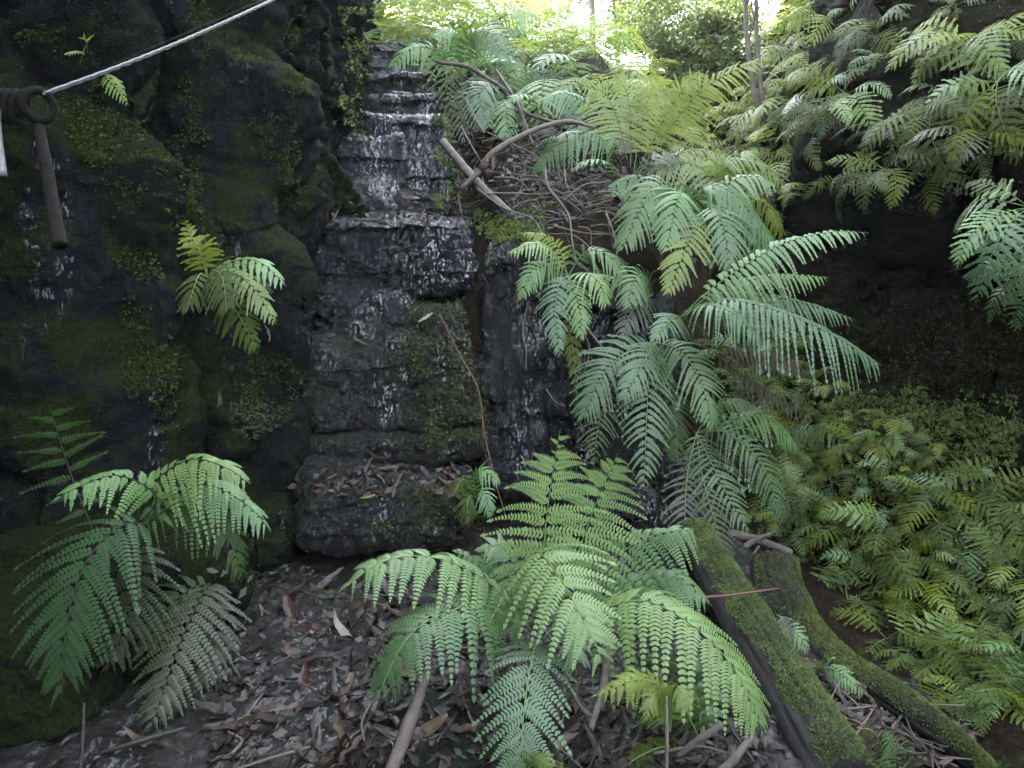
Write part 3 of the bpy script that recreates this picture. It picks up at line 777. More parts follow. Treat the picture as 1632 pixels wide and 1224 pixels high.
# ---- ferns on the mound, centre right
RX = (0.25, -0.55, 0.8)
GM = 'large ferns on the mound right of the falls'
fern('big blue green fern jutting right across the dark hollow with one long frond', (1085, 505, 3.45), [
    ([(1085, 505, 3.45), (1150, 478, 3.3), (1230, 492, 3.2), (1320, 530, 3.1), (1404, 582, 3.05)], 62, 'teal', dict(hint=RX, n=32, m=13, droop=0.9, t0=0.12, pl=0.62, shape='oval')),
    ([(1085, 505, 3.45), (1140, 455, 3.4), (1240, 392, 3.35), (1320, 370, 3.3), (1384, 371, 3.28)], 44, 'fresh', dict(hint=RX, n=28, m=12, droop=0.7, t0=0.2, shape='lance')),
    ([(1085, 505, 3.5), (1150, 460, 3.5), (1230, 440, 3.48), (1322, 442, 3.45)], 36, 'mid', dict(hint=RX, n=26, m=11, droop=0.8, t0=0.2)),
    ([(1085, 505, 3.42), (1120, 485, 3.28), (1170, 500, 3.18), (1212, 545, 3.12)], 50, 'teal', dict(hint=RX, n=20, m=13, droop=0.6, pl=0.62)),
    ([(1085, 505, 3.5), (1160, 470, 3.5), (1270, 480, 3.48), (1360, 508, 3.45)], 46, 'teal', dict(hint=RX, n=28, m=11, droop=0.8, t0=0.2)),
    ([(1085, 505, 3.4), (1075, 505, 3.25), (1060, 520, 3.15), (1040, 545, 3.1)], 36, 'teal', dict(hint=FW, n=16, m=11, droop=0.5)),
], GM)
fern('dull blue grey fern hanging straight down the rock face with a comb like frond', (1045, 545, 3.5), [
    ([(1045, 545, 3.5), (1035, 590, 3.36), (1030, 680, 3.28), (1026, 782, 3.24)], 52, 'teal', dict(hint=(0, -0.97, 0.2), n=22, m=13, droop=0.35, t0=0.08, pl=0.5, a0=80, a1=60)),
    ([(1045, 545, 3.5), (990, 590, 3.4), (958, 660, 3.32), (945, 742, 3.3)], 45, 'grey', dict(hint=(0, -0.97, 0.2), n=20, m=11, droop=0.3, t0=0.3, pl=0.42, a0=78, a1=60)),
    ([(1045, 545, 3.48), (1000, 560, 3.36), (960, 600, 3.3), (925, 672, 3.28)], 62, 'teal', dict(hint=(-0.1, -0.9, 0.4), n=24, m=12, droop=0.4, t0=0.1)),
    ([(1045, 545, 3.48), (1085, 560, 3.34), (1118, 610, 3.28), (1137, 684, 3.24)], 48, 'teal', dict(hint=(0.1, -0.9, 0.4), n=22, m=12, droop=0.4, t0=0.1)),
    ([(1045, 545, 3.45), (1035, 560, 3.3), (1020, 590, 3.22), (990, 640, 3.18)], 48, 'teal', dict(hint=(0, -0.9, 0.4), n=20, m=12, droop=0.4, t0=0.1)),
    ([(1045, 545, 3.5), (1060, 600, 3.42), (1075, 660, 3.38), (1080, 740, 3.36)], 40, 'darkf', dict(hint=(0, -0.95, 0.3), n=20, m=11, droop=0.35)),
], GM)
fern('blue grey fern with separate comb like fronds trailing toward the thick log', (1110, 690, 3.6), [
    ([(1110, 690, 3.6), (1135, 740, 3.42), (1165, 800, 3.36), (1196, 848, 3.33)], 48, 'teal', dict(hint=(0.1, -0.9, 0.4), n=20, m=11, droop=0.35, t0=0.05, pl=0.45)),
    ([(1110, 690, 3.58), (1120, 760, 3.4), (1145, 850, 3.3), (1172, 936, 3.26)], 44, 'grey', dict(hint=(0.05, -0.95, 0.3), n=24, m=11, droop=0.3, t0=0.08, pl=0.42)),
    ([(1110, 690, 3.6), (1160, 690, 3.46), (1215, 740, 3.4), (1248, 835, 3.38)], 42, 'teal', dict(hint=(0.2, -0.85, 0.5), n=24, m=8, droop=0.4, t0=0.1, pl=0.45)),
    ([(1110, 690, 3.56), (1095, 760, 3.4), (1092, 850, 3.3), (1104, 935, 3.26)], 36, 'dusk', dict(hint=(0, -0.95, 0.3), n=22, m=8, droop=0.3, pl=0.45)),
    ([(1110, 690, 3.65), (1180, 665, 3.6), (1230, 670, 3.56), (1275, 720, 3.54)], 36, 'mid', dict(hint=RX, n=20, m=8, droop=0.6)),
    ([(1110, 690, 3.6), (1140, 650, 3.55), (1175, 640, 3.5), (1225, 660, 3.48)], 34, 'teal', dict(hint=RX, n=18, m=8, droop=0.6)),
], GM)
fern('pale blue green fern in the middle of the mound, spreading below the tall upright fern', (1100, 375, 3.85), [
    ([(1100, 375, 3.85), (1075, 305, 3.75), (1035, 310, 3.62), (990, 400, 3.55)], 58, 'teal', dict(hint=FW, n=22, m=13, droop=0.6, t0=0.2)),
    ([(1100, 375, 3.85), (1120, 300, 3.75), (1170, 310, 3.68), (1238, 392, 3.62)], 66, 'teal', dict(hint=RX, n=22, m=13, droop=0.8, t0=0.2)),
    ([(1100, 375, 3.85), (1090, 310, 3.72), (1080, 320, 3.58), (1062, 400, 3.5)], 52, 'mid', dict(hint=FW, n=20, m=12, droop=0.5, t0=0.2)),
    ([(1100, 375, 3.85), (1130, 330, 3.72), (1150, 350, 3.58), (1165, 430, 3.52)], 58, 'teal', dict(hint=FW, n=20, m=12, droop=0.5, t0=0.2)),
    ([(1100, 375, 3.9), (1150, 300, 3.9), (1200, 280, 3.88), (1246, 300, 3.86)], 40, 'fresh', dict(hint=RX, n=18, m=11, droop=0.7, t0=0.2)),
    ([(1100, 375, 3.9), (1060, 320, 3.9), (1015, 285, 3.88), (970, 300, 3.84)], 42, 'teal', dict(hint=FW, n=18, m=11, droop=0.7, t0=0.2)),
    ([(1100, 375, 3.8), (1110, 345, 3.65), (1095, 390, 3.5), (1062, 475, 3.42)], 42, 'lime', dict(hint=FW, n=17, m=12, droop=0.35, t0=0.3, label='bright yellow green young frond')),
    ([(1100, 375, 3.85), (1180, 340, 3.8), (1215, 390, 3.75), (1225, 440, 3.72)], 50, 'teal', dict(hint=RX, n=20, m=12, droop=0.6, t0=0.2)),
], GM)
fern('small bright fern above the hanging twigs, on the lip of the rock column', (905, 440, 3.62), [
    ([(905, 440, 3.62), (880, 400, 3.52), (850, 388, 3.46), (808, 405, 3.42)], 32, 'fresh', dict(n=18, m=11, droop=0.5)),
    ([(905, 440, 3.62), (875, 425, 3.5), (850, 430, 3.44), (828, 480, 3.42)], 30, 'mid', dict(n=16, m=11, droop=0.5, hint=FW)),
    ([(905, 440, 3.6), (892, 450, 3.48), (885, 500, 3.44), (893, 570, 3.42)], 30, 'teal', dict(n=20, m=11, droop=0.4, hint=FW)),
    ([(905, 440, 3.62), (930, 435, 3.5), (955, 450, 3.45), (968, 490, 3.42)], 34, 'fresh', dict(n=16, m=11, droop=0.5, hint=RX)),
    ([(905, 440, 3.6), (915, 460, 3.46), (925, 500, 3.42), (925, 545, 3.4)], 26, 'mid', dict(n=16, m=8, droop=0.5, hint=FW)),
    ([(905, 440, 3.65), (935, 400, 3.62), (975, 410, 3.58), (1000, 450, 3.55)], 45, 'teal', dict(n=18, m=12, droop=0.5, hint=RX)),
    ([(905, 440, 3.65), (890, 395, 3.66), (865, 375, 3.64), (830, 372, 3.62)], 26, 'lime', dict(n=16, m=8, droop=0.4)),
    ([(905, 440, 3.6), (905, 500, 3.5), (915, 570, 3.5), (920, 640, 3.5)], 18, 'olive', dict(n=18, m=6, droop=0.4, hint=FW)),
], GM)
fern('small pale fern with a blunt arching frond between the hanging twigs and the tall fern', (1040, 470, 3.62), [
    ([(1040, 470, 3.62), (1030, 442, 3.5), (1012, 445, 3.42), (1000, 492, 3.38)], 42, 'teal', dict(n=16, m=11, droop=0.4, hint=FW)),
    ([(1040, 470, 3.62), (1000, 455, 3.55), (960, 440, 3.5), (925, 450, 3.46)], 34, 'teal', dict(n=18, m=11, droop=0.6)),
    ([(1040, 470, 3.62), (1020, 480, 3.5), (1000, 510, 3.45), (990, 550, 3.42)], 30, 'dusk', dict(n=16, m=8, droop=0.4, hint=FW)),
], GM)
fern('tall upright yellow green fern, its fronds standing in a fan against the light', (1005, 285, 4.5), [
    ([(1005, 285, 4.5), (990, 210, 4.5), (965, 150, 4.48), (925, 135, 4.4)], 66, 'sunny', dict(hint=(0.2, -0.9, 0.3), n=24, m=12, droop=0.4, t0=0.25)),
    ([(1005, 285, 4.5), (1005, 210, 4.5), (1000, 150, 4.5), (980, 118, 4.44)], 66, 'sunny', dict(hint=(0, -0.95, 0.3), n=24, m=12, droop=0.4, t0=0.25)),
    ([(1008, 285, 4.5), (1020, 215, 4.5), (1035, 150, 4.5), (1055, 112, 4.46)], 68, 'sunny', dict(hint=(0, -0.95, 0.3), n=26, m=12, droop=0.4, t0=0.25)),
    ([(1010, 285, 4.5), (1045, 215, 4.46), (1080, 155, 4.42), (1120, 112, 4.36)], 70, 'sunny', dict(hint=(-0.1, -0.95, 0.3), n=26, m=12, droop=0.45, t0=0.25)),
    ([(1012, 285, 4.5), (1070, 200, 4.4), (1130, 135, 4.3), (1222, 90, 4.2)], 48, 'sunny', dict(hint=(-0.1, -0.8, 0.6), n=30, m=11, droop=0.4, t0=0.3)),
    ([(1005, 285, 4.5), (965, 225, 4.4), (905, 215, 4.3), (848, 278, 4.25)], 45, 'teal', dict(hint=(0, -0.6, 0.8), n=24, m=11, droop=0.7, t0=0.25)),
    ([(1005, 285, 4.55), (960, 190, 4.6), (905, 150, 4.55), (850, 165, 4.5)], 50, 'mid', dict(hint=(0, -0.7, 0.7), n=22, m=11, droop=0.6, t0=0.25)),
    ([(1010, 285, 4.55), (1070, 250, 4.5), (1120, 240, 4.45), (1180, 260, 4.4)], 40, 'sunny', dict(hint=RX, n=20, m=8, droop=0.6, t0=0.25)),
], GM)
fern('lime fern at the right edge of the mound, below the tall upright fern', (1160, 330, 4.2), [
    ([(1160, 330, 4.2), (1140, 285, 4.15), (1160, 255, 4.1), (1225, 262, 4.05)], 40, 'lime', dict(hint=RX, n=18, m=8, droop=0.5)),
    ([(1160, 330, 4.2), (1160, 270, 4.2), (1190, 245, 4.15), (1250, 290, 4.1)], 40, 'lime', dict(hint=RX, n=18, m=8, droop=0.6)),
    ([(1160, 330, 4.2), (1120, 270, 4.2), (1080, 260, 4.2), (1030, 280, 4.2)], 40, 'sunny', dict(hint=FW, n=18, m=8, droop=0.6)),
    ([(1160, 330, 4.15), (1190, 310, 4.1), (1225, 330, 4.05), (1245, 380, 4.0)], 34, 'olive', dict(hint=RX, n=16, m=8, droop=0.6)),
    ([(1160, 330, 4.15), (1160, 305, 4.05), (1170, 320, 3.98), (1180, 370, 3.95)], 34, 'lime', dict(hint=FW, n=16, m=8, droop=0.4)),
], GM)
GU = 'ferns beside the top of the falls'
fern('blue green fern overhanging the upper steps, its frond drooping in front of the curved twig', (735, 120, 5.6), [
    ([(735, 125, 5.6), (750, 60, 5.4), (785, 55, 5.25), (806, 112, 5.15)], 48, 'teal', dict(hint=FW, n=24, m=11, droop=0.5)),
    ([(735, 125, 5.6), (735, 80, 5.5), (720, 50, 5.4), (690, 58, 5.3)], 42, 'mid', dict(hint=FW, n=20, m=8, droop=0.6)),
    ([(735, 125, 5.6), (765, 130, 5.4), (785, 145, 5.3), (780, 180, 5.25)], 45, 'teal', dict(hint=FW, n=20, m=8, droop=0.5)),
    ([(735, 125, 5.6), (725, 100, 5.4), (710, 130, 5.3), (725, 190, 5.3)], 38, 'grey', dict(hint=FW, n=14, m=7, droop=0.3, pl=0.4)),
    ([(735, 125, 5.6), (780, 100, 5.5), (820, 110, 5.4), (855, 160, 5.35)], 45, 'teal', dict(hint=FW, n=20, m=8, droop=0.6)),
    ([(735, 125, 5.6), (690, 80, 5.5), (650, 80, 5.4), (620, 110, 5.35)], 30, 'mid', dict(hint=FW, n=18, m=7, droop=0.5)),
], GU)
fern('fern with bold hanging fronds beside the straight dead pole', (790, 165, 5.0), [
    ([(790, 165, 5.0), (785, 135, 4.85), (765, 150, 4.75), (778, 205, 4.7)], 46, 'teal', dict(hint=FW, n=22, m=11, droop=0.4)),
    ([(790, 165, 5.0), (800, 160, 4.8), (808, 180, 4.7), (805, 225, 4.65)], 34, 'mid', dict(hint=FW, n=18, m=8, droop=0.4)),
    ([(790, 165, 5.0), (830, 170, 4.9), (850, 200, 4.8), (838, 245, 4.75)], 40, 'grey', dict(hint=FW, n=14, m=7, droop=0.3, pl=0.42)),
    ([(790, 165, 5.0), (760, 150, 4.9), (735, 170, 4.85), (740, 225, 4.85)], 36, 'dusk', dict(hint=FW, n=14, m=7, droop=0.3, pl=0.42)),
    ([(790, 165, 5.0), (830, 120, 5.0), (870, 120, 4.95), (905, 170, 4.9)], 48, 'teal', dict(hint=FW, n=22, m=8, droop=0.6)),
    ([(790, 165, 5.0), (850, 150, 4.9), (890, 155, 4.8), (925, 195, 4.75)], 44, 'teal', dict(hint=FW, n=20, m=8, droop=0.6)),
], GU)
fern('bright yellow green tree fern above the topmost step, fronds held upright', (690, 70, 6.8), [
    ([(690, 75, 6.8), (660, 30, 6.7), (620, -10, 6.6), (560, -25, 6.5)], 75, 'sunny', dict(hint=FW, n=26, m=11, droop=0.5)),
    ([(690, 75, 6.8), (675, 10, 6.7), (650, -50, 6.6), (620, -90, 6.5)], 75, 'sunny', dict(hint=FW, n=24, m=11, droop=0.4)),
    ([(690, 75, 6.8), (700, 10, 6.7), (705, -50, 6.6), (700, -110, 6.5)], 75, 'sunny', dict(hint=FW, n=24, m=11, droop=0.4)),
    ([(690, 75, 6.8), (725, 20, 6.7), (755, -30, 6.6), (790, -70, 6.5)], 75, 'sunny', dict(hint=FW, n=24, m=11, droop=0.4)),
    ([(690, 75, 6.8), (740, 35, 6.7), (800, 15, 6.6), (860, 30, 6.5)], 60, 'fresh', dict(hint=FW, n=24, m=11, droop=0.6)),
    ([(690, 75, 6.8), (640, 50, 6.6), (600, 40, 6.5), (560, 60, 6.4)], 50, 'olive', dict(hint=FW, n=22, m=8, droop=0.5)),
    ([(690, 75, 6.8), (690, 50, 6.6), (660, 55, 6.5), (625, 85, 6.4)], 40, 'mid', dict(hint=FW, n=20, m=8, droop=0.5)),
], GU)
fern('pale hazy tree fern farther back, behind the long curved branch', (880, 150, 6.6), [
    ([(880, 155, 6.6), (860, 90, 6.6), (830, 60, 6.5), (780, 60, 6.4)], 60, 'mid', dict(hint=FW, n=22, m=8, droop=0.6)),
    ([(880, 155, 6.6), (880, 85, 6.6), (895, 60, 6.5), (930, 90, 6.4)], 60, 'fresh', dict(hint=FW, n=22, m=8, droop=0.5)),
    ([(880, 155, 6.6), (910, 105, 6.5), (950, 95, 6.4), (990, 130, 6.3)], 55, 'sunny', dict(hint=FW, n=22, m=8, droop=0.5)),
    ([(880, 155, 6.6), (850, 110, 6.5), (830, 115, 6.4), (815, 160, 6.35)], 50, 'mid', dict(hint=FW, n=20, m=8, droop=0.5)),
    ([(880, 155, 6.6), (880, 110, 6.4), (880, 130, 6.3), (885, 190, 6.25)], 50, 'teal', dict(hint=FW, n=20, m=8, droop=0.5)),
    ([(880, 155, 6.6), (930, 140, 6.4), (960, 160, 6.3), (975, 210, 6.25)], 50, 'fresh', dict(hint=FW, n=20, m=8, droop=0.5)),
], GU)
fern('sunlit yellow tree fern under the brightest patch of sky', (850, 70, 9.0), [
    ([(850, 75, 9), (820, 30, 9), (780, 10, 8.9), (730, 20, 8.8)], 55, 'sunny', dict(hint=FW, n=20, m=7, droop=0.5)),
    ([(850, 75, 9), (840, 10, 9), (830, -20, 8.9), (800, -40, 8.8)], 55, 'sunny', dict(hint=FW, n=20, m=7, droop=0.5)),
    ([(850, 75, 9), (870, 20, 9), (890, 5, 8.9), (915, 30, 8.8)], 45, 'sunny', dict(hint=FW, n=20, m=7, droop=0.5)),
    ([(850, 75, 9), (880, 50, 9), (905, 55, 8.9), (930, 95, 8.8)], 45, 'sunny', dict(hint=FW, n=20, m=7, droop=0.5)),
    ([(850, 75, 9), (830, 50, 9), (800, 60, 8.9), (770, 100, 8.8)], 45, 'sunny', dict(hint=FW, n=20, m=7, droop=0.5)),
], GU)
fern('small green fern beside the thick mossy log at lower right, one arching frond', (1300, 1085, 2.55), [
    ([(1300, 1090, 2.55), (1305, 1066, 2.5), (1335, 1070, 2.44), (1378, 1106, 2.4)], 30, 'mid', dict(n=18, m=8, droop=0.5, hint=FW)),
    ([(1300, 1090, 2.55), (1290, 1070, 2.52), (1305, 1060, 2.5), (1310, 1050, 2.48)], 20, 'mid', dict(n=12, m=7, droop=0.4, hint=FW)),
    ([(1300, 1090, 2.55), (1300, 1095, 2.48), (1315, 1105, 2.44), (1330, 1130, 2.42)], 20, 'grey', dict(n=12, m=7, droop=0.4, hint=FW)),
])
fern('small feathery fern tucked between the two mossy logs', (1225, 1010, 2.75), [
    ([(1225, 1015, 2.75), (1232, 985, 2.72), (1245, 985, 2.68), (1262, 1030, 2.64)], 26, 'dusk', dict(n=16, m=8, droop=0.4, hint=FW)),
    ([(1225, 1015, 2.75), (1245, 1000, 2.7), (1270, 1010, 2.66), (1290, 1040, 2.64)], 22, 'mid', dict(n=14, m=7, droop=0.4, hint=FW)),
])
fern('small fern at the bottom edge, right of the end of the thick log', (1425, 1245, 2.05), [
    ([(1425, 1245, 2.05), (1405, 1190, 2.03), (1390, 1165, 2.0), (1365, 1160, 1.98)], 32, 'dusk', dict(n=16, m=8, droop=0.4, hint=FW)),
    ([(1425, 1245, 2.05), (1425, 1200, 2.03), (1415, 1180, 2.0), (1410, 1160, 1.98)], 28, 'mid', dict(n=14, m=8, droop=0.4, hint=FW)),
    ([(1425, 1245, 2.05), (1450, 1210, 2.02), (1455, 1200, 2.0), (1440, 1195, 1.97)], 24, 'dusk', dict(n=14, m=8, droop=0.4, hint=FW)),
])

# ---- ferns of the right bank and the background: template fronds, shared by copies
TPL = {}
def templates():
    specs = [
        ([(0, 0, 0), (0, .35, .25), (0, .72, .22), (0, 1.0, -.02)], .25, 13, 6),
        ([(0, 0, 0), (0, .30, .35), (0, .62, .42), (0, .95, .25)], .22, 12, 6),
        ([(0, 0, 0), (.03, .40, .12), (.08, .72, -.05), (.1, .9, -.36)], .25, 13, 6),
        ([(0, 0, 0), (-.04, .38, .20), (-.1, .72, .10), (-.12, .98, -.18)], .32, 11, 8),
        ([(0, 0, 0), (.05, .36, .24), (.16, .70, .26), (.34, .95, .10)], .23, 13, 6),
        ([(0, 0, 0), (-.02, .42, .10), (-.10, .80, .06), (-.26, 1.05, -.10)], .20, 15, 5),
    ]
    for i, (pts, w_, n, m) in enumerate(specs):
        TPL[i] = frond_vf(pts, w_, n=n, m=m, hint=(0, 0, 1), t0=0.2, droop=0.22, pl=0.62, seed=900 + i, r=0.005, gap=0.06, shape='tri' if i == 3 else 'lance')
templates()
_tm = {}
def tmesh(i, m):
    if (i, m) not in _tm:
        V, F, idx = TPL[i]
        _tm[(i, m)] = mesh_np('frond', V, F, [M[m], M['stem']], idx)
    return _tm[(i, m)]

def bank_fern(p, nrm, size, nf, mats, label, group, spread=115, up=0.55, out=None):
    t = thing('fern', label, 'fern', p, group)
    z = Vector(norm(np.array(nrm) * (1 - up) + np.array([0, 0, up])))
    o = Vector(out if out is not None else nrm); o = (o - z * o.dot(z))
    if o.length < 1e-3: o = Vector((0, -1, 0))
    o.normalize()
    xx = o.cross(z)
    B = Matrix((xx, o, z)).transposed().to_4x4()
    for k in range(nf):
        a = R(-spread + 2 * spread * (k + random.uniform(.15, .85)) / nf)
        f = link('frond', tmesh(random.randrange(6), random.choice(mats)), t)
        s = size * random.uniform(.7, 1.15)
        f.matrix_local = B @ Matrix.Rotation(a, 4, 'Z') @ Matrix.Rotation(R(random.uniform(-28, 22)), 4, 'X') @ Matrix.Rotation(R(random.uniform(-14, 14)), 4, 'Y') @ Matrix.Scale(s, 4)
    return t

def inpoly(x, y, poly):
    c = False
    for i in range(len(poly)):
        (x1, y1), (x2, y2) = poly[i], poly[i - 1]
        if (y1 > y) != (y2 > y) and x < (x2 - x1) * (y - y1) / (y2 - y1) + x1: c = not c
    return c

def scatter(poly, count, mind, fn, tries=4000):
    xs = [p[0] for p in poly]; ys = [p[1] for p in poly]
    done = []
    for _ in range(tries):
        if len(done) >= count: break
        x, y = random.uniform(min(xs), max(xs)), random.uniform(min(ys), max(ys))
        if not inpoly(x, y, poly) or any((x - a) ** 2 + (y - b) ** 2 < mind ** 2 for a, b in done): continue
        p, n, d = hit(x, y)
        if p is None: continue
        done.append((x, y)); fn(x, y, p, n, d)

LOWG = 'small ferns carpeting the lower right bank'
def low(x, y, p, n, d):
    m = ['olive', 'olive', 'olive2', 'lime'] if random.random() < .5 else ['olive2', 'olive2', 'olive', 'mid']
    bank_fern(p, n, random.choice([.12, .2, .24, .3]) * random.uniform(.8, 1.15), random.randint(4, 7), m, 'small olive green fern in the dense carpet of ferns below the mossy ledge', LOWG)
scatter([(1225, 720), (1400, 690), (1632, 760), (1640, 1130), (1520, 1120), (1400, 1010), (1290, 900), (1235, 830)], 105, 29, low)
def lowright(x, y, p, n, d):
    bank_fern(p, n, random.uniform(.2, .28), random.randint(7, 9), ['olive2', 'mid', 'olive'], 'leafy green fern at the lower right corner, nearest of the bank ferns', 'nearest ferns of the lower right bank')
scatter([(1500, 1010), (1640, 980), (1640, 1150), (1550, 1130)], 9, 45, lowright)
def ledge(x, y, p, n, d):
    bank_fern(p, n, random.uniform(.10, .16), random.randint(5, 7), ['olive', 'lime', 'olive2'], 'tiny yellow green fern sprouting at the mossy ledge under the dark recess', 'tiny ferns along the mossy ledge')
scatter([(1180, 560), (1330, 590), (1300, 660), (1450, 670), (1500, 720), (1300, 740), (1200, 680)], 34, 28, ledge)
def upper(x, y, p, n, d):
    m = random.choice([['grey', 'olive', 'dusk'], ['olive', 'mid', 'grey'], ['olive', 'lime', 'olive2']])
    bank_fern(p, n, random.uniform(.15, .28), random.randint(4, 7), m, 'grey green fern hanging from the upper right bank above the dark recess', 'ferns hanging on the upper right bank', up=.45)
scatter([(1230, 60), (1330, 0), (1500, 0), (1640, 0), (1640, 200), (1560, 290), (1400, 330), (1290, 330), (1235, 260)], 18, 66, upper)
for (x, y, s, ms, lab) in ((1590, 130, .42, ['mid', 'grey', 'olive'], 'large pale fern spraying out near the upper right corner'), (1545, 70, .36, ['lime', 'sunny', 'lime'], 'bright lime fern at the top right, above the large pale fern'),
                           (1480, 185, .36, ['grey', 'olive', 'grey'], 'grey fern with long fronds reaching left, middle of the upper right bank'), (1350, 150, .32, ['fresh', 'grey', 'olive'], 'rounded pale fern clump high on the right bank, left of the grey fern'),
                           (1410, 270, .32, ['grey', 'olive', 'olive2'], 'dull olive fern hanging over the lip of the dark recess'), (1560, 215, .32, ['grey', 'olive', 'dusk'], 'grey fern drooping below the large pale fern at upper right'),
                           (1640, 330, .36, ['teal', 'mid', 'grey'], 'blue green fern leaning in at the right edge, in front of the dark recess'), (1655, 440, .30, ['fresh', 'mid', 'teal'], 'pale green fern at the right edge, below its blue green neighbour'),
                           (1395, 60, .32, ['grey', 'olive', 'grey'], 'olive fern at the top of the right bank'), (1300, 170, .26, ['grey', 'teal'], 'blue grey fern beside the twin sapling, on the right bank')):
    p, n, d = hit(min(x, 1631), y)
    d = min(d, 4.6) - .18 if y < 300 else 3.0
    q = P(x, y, d)
    bank_fern(q, (-.75, -.6, .25), s, 9, ms, lab, 'ferns hanging on the upper right bank', up=.4, spread=125, out=(-.8, -.6, 0))
def far(x, y, p, n, d):
    bank_fern(p, n, random.uniform(.25, .42), random.randint(5, 8), ['sunny', 'lime', 'olive', 'sunny'], 'yellow green fern on the far part of the right bank, behind the upright fern', 'ferns on the far right bank')
scatter([(1080, 130), (1150, 60), (1220, 0), (1330, 0), (1260, 120), (1250, 300), (1180, 330), (1090, 230)], 60, 22, far)
def back(x, y, p, n, d):
    bank_fern(p, n, random.uniform(.4, .7), random.randint(5, 8), ['sunny', 'fresh', 'sunny', 'lime'], 'sunlit fern far back at the head of the gully', 'ferns at the head of the gully', up=.8)
scatter([(600, 70), (800, 60), (1000, 60), (1120, 60), (1100, 160), (980, 180), (860, 150), (760, 120), (690, 90)], 22, 34, back)
def mound(x, y, p, n, d):
    if d > 6.5: return
    bank_fern(p, n, random.uniform(.22, .36), random.randint(4, 6), ['teal', 'mid', 'olive2', 'dusk'], 'small fern filling the mound behind the large ferns', 'small ferns on the mound', up=.5)
scatter([(830, 170), (960, 150), (1180, 200), (1240, 330), (1230, 440), (1120, 420), (960, 330), (880, 250)], 20, 45, mound)
def gully(x, y, p, n, d):
    bank_fern(p, n, random.uniform(.2, .34), random.randint(5, 8), ['olive', 'mid', 'olive2', 'grey'], 'mid green fern in the gully between mound and right bank', 'ferns in the gully behind the mound', up=.6)
scatter([(1150, 560), (1230, 470), (1290, 560), (1290, 700), (1230, 800), (1190, 700)], 22, 32, gully)

# ---- trees and bushes at the back
def leaves_vf(centres, radii, per, size, flat=.6):
    V, F, k = [], [], 0
    for c, r in zip(centres, radii):
        q = rng.normal(0, 1, (per, 3)); q = norm(q) * rng.random((per, 1)) ** .45 * np.array(r) + np.array(c)
        a = norm(rng.normal(0, 1, (per, 3)) * np.array([1, 1, flat]) + np.array([0, 0, -.25])); b = norm(np.cross(a, rng.normal(0, 1, (per, 3))))
        s = size * rng.uniform(.6, 1.3, (per, 1))
        z = np.stack([q, q + a * s * .5 + b * s * .24, q + a * s, q + a * s * .5 - b * s * .24], -2)
        V.append(z.reshape(-1, 3)); F.append(np.arange(per * 4).reshape(-1, 4) + k); k += per * 4
    return np.vstack(V), np.vstack(F)

def tree(name, label, cat, trunk_pts, r, mt, blobs, brad, per, lsize, ml, group=None, limbs=5):
    base = np.array(trunk_pts[0])
    t = thing(name, label, cat, base, group)
    parts = [tube(trunk_pts, [r, r * .8, r * .5], 22, 9, .15, 5)]
    tp = catmull(trunk_pts, 30)
    for k in range(min(limbs, len(blobs))):
        s = tp[min(29, 14 + 3 * k)]; e = np.array(blobs[k])
        parts.append(tube([s, (s + e) / 2 + np.array([0, 0, .1]), e], [r * .4, r * .22, r * .1], 10, 5))
    V, F = join(parts)
    link('trunk', mesh_np('trunk', V - base, F, M[mt]), t)
    V, F = leaves_vf(blobs, brad, per, lsize)
    link('crown', mesh_np('crown', V - base, F, M[ml], smooth=False), t)
    return t

def blobs_px(poly, n, d0, d1, r):
    xs = [p[0] for p in poly]; ys = [p[1] for p in poly]
    c = []
    while len(c) < n:
        x, y = random.uniform(min(xs), max(xs)), random.uniform(min(ys), max(ys))
        if inpoly(x, y, poly): c.append(P(x, y, random.uniform(d0, d1)))
    return c, [np.array([r, r, r * .7]) * random.uniform(.6, 1.3) for _ in c]

M['bushleaf'] = leaf_mat('small bush leaf', (0.05, 0.075, 0.018), .4, .4)  # leaf colour darkened in place of shade on the bush
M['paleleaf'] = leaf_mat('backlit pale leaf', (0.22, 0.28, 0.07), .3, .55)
M['darkleaf'] = leaf_mat('dark small leaf', (0.05, 0.085, 0.03), .4, .3)
b, r_ = blobs_px([(1000, 0), (1190, 0), (1200, 60), (1240, 60), (1200, 140), (1060, 130), (1005, 60)], 48, 7.2, 8.4, .26)
tree('bush', 'small leaved bush against the bright gap, left of the twin sapling', 'bush', [P(1110, 200, 8.0), P(1100, 120, 8.0), P(1090, 20, 8.0)], .04, 'trunk', b, r_, 420, .05, 'bushleaf')
b, r_ = blobs_px([(980, -40), (1120, -60), (1150, 30), (1060, 60), (1000, 40)], 16, 9.5, 10.5, .4)
tree('tree', 'dark leaved tree behind the small leaved bush', 'tree', [P(1040, 140, 10), P(1045, 40, 10), P(1050, -60, 10)], .06, 'trunk', b, r_, 420, .07, 'darkleaf')
GT = 'pale trees at the head of the gully'
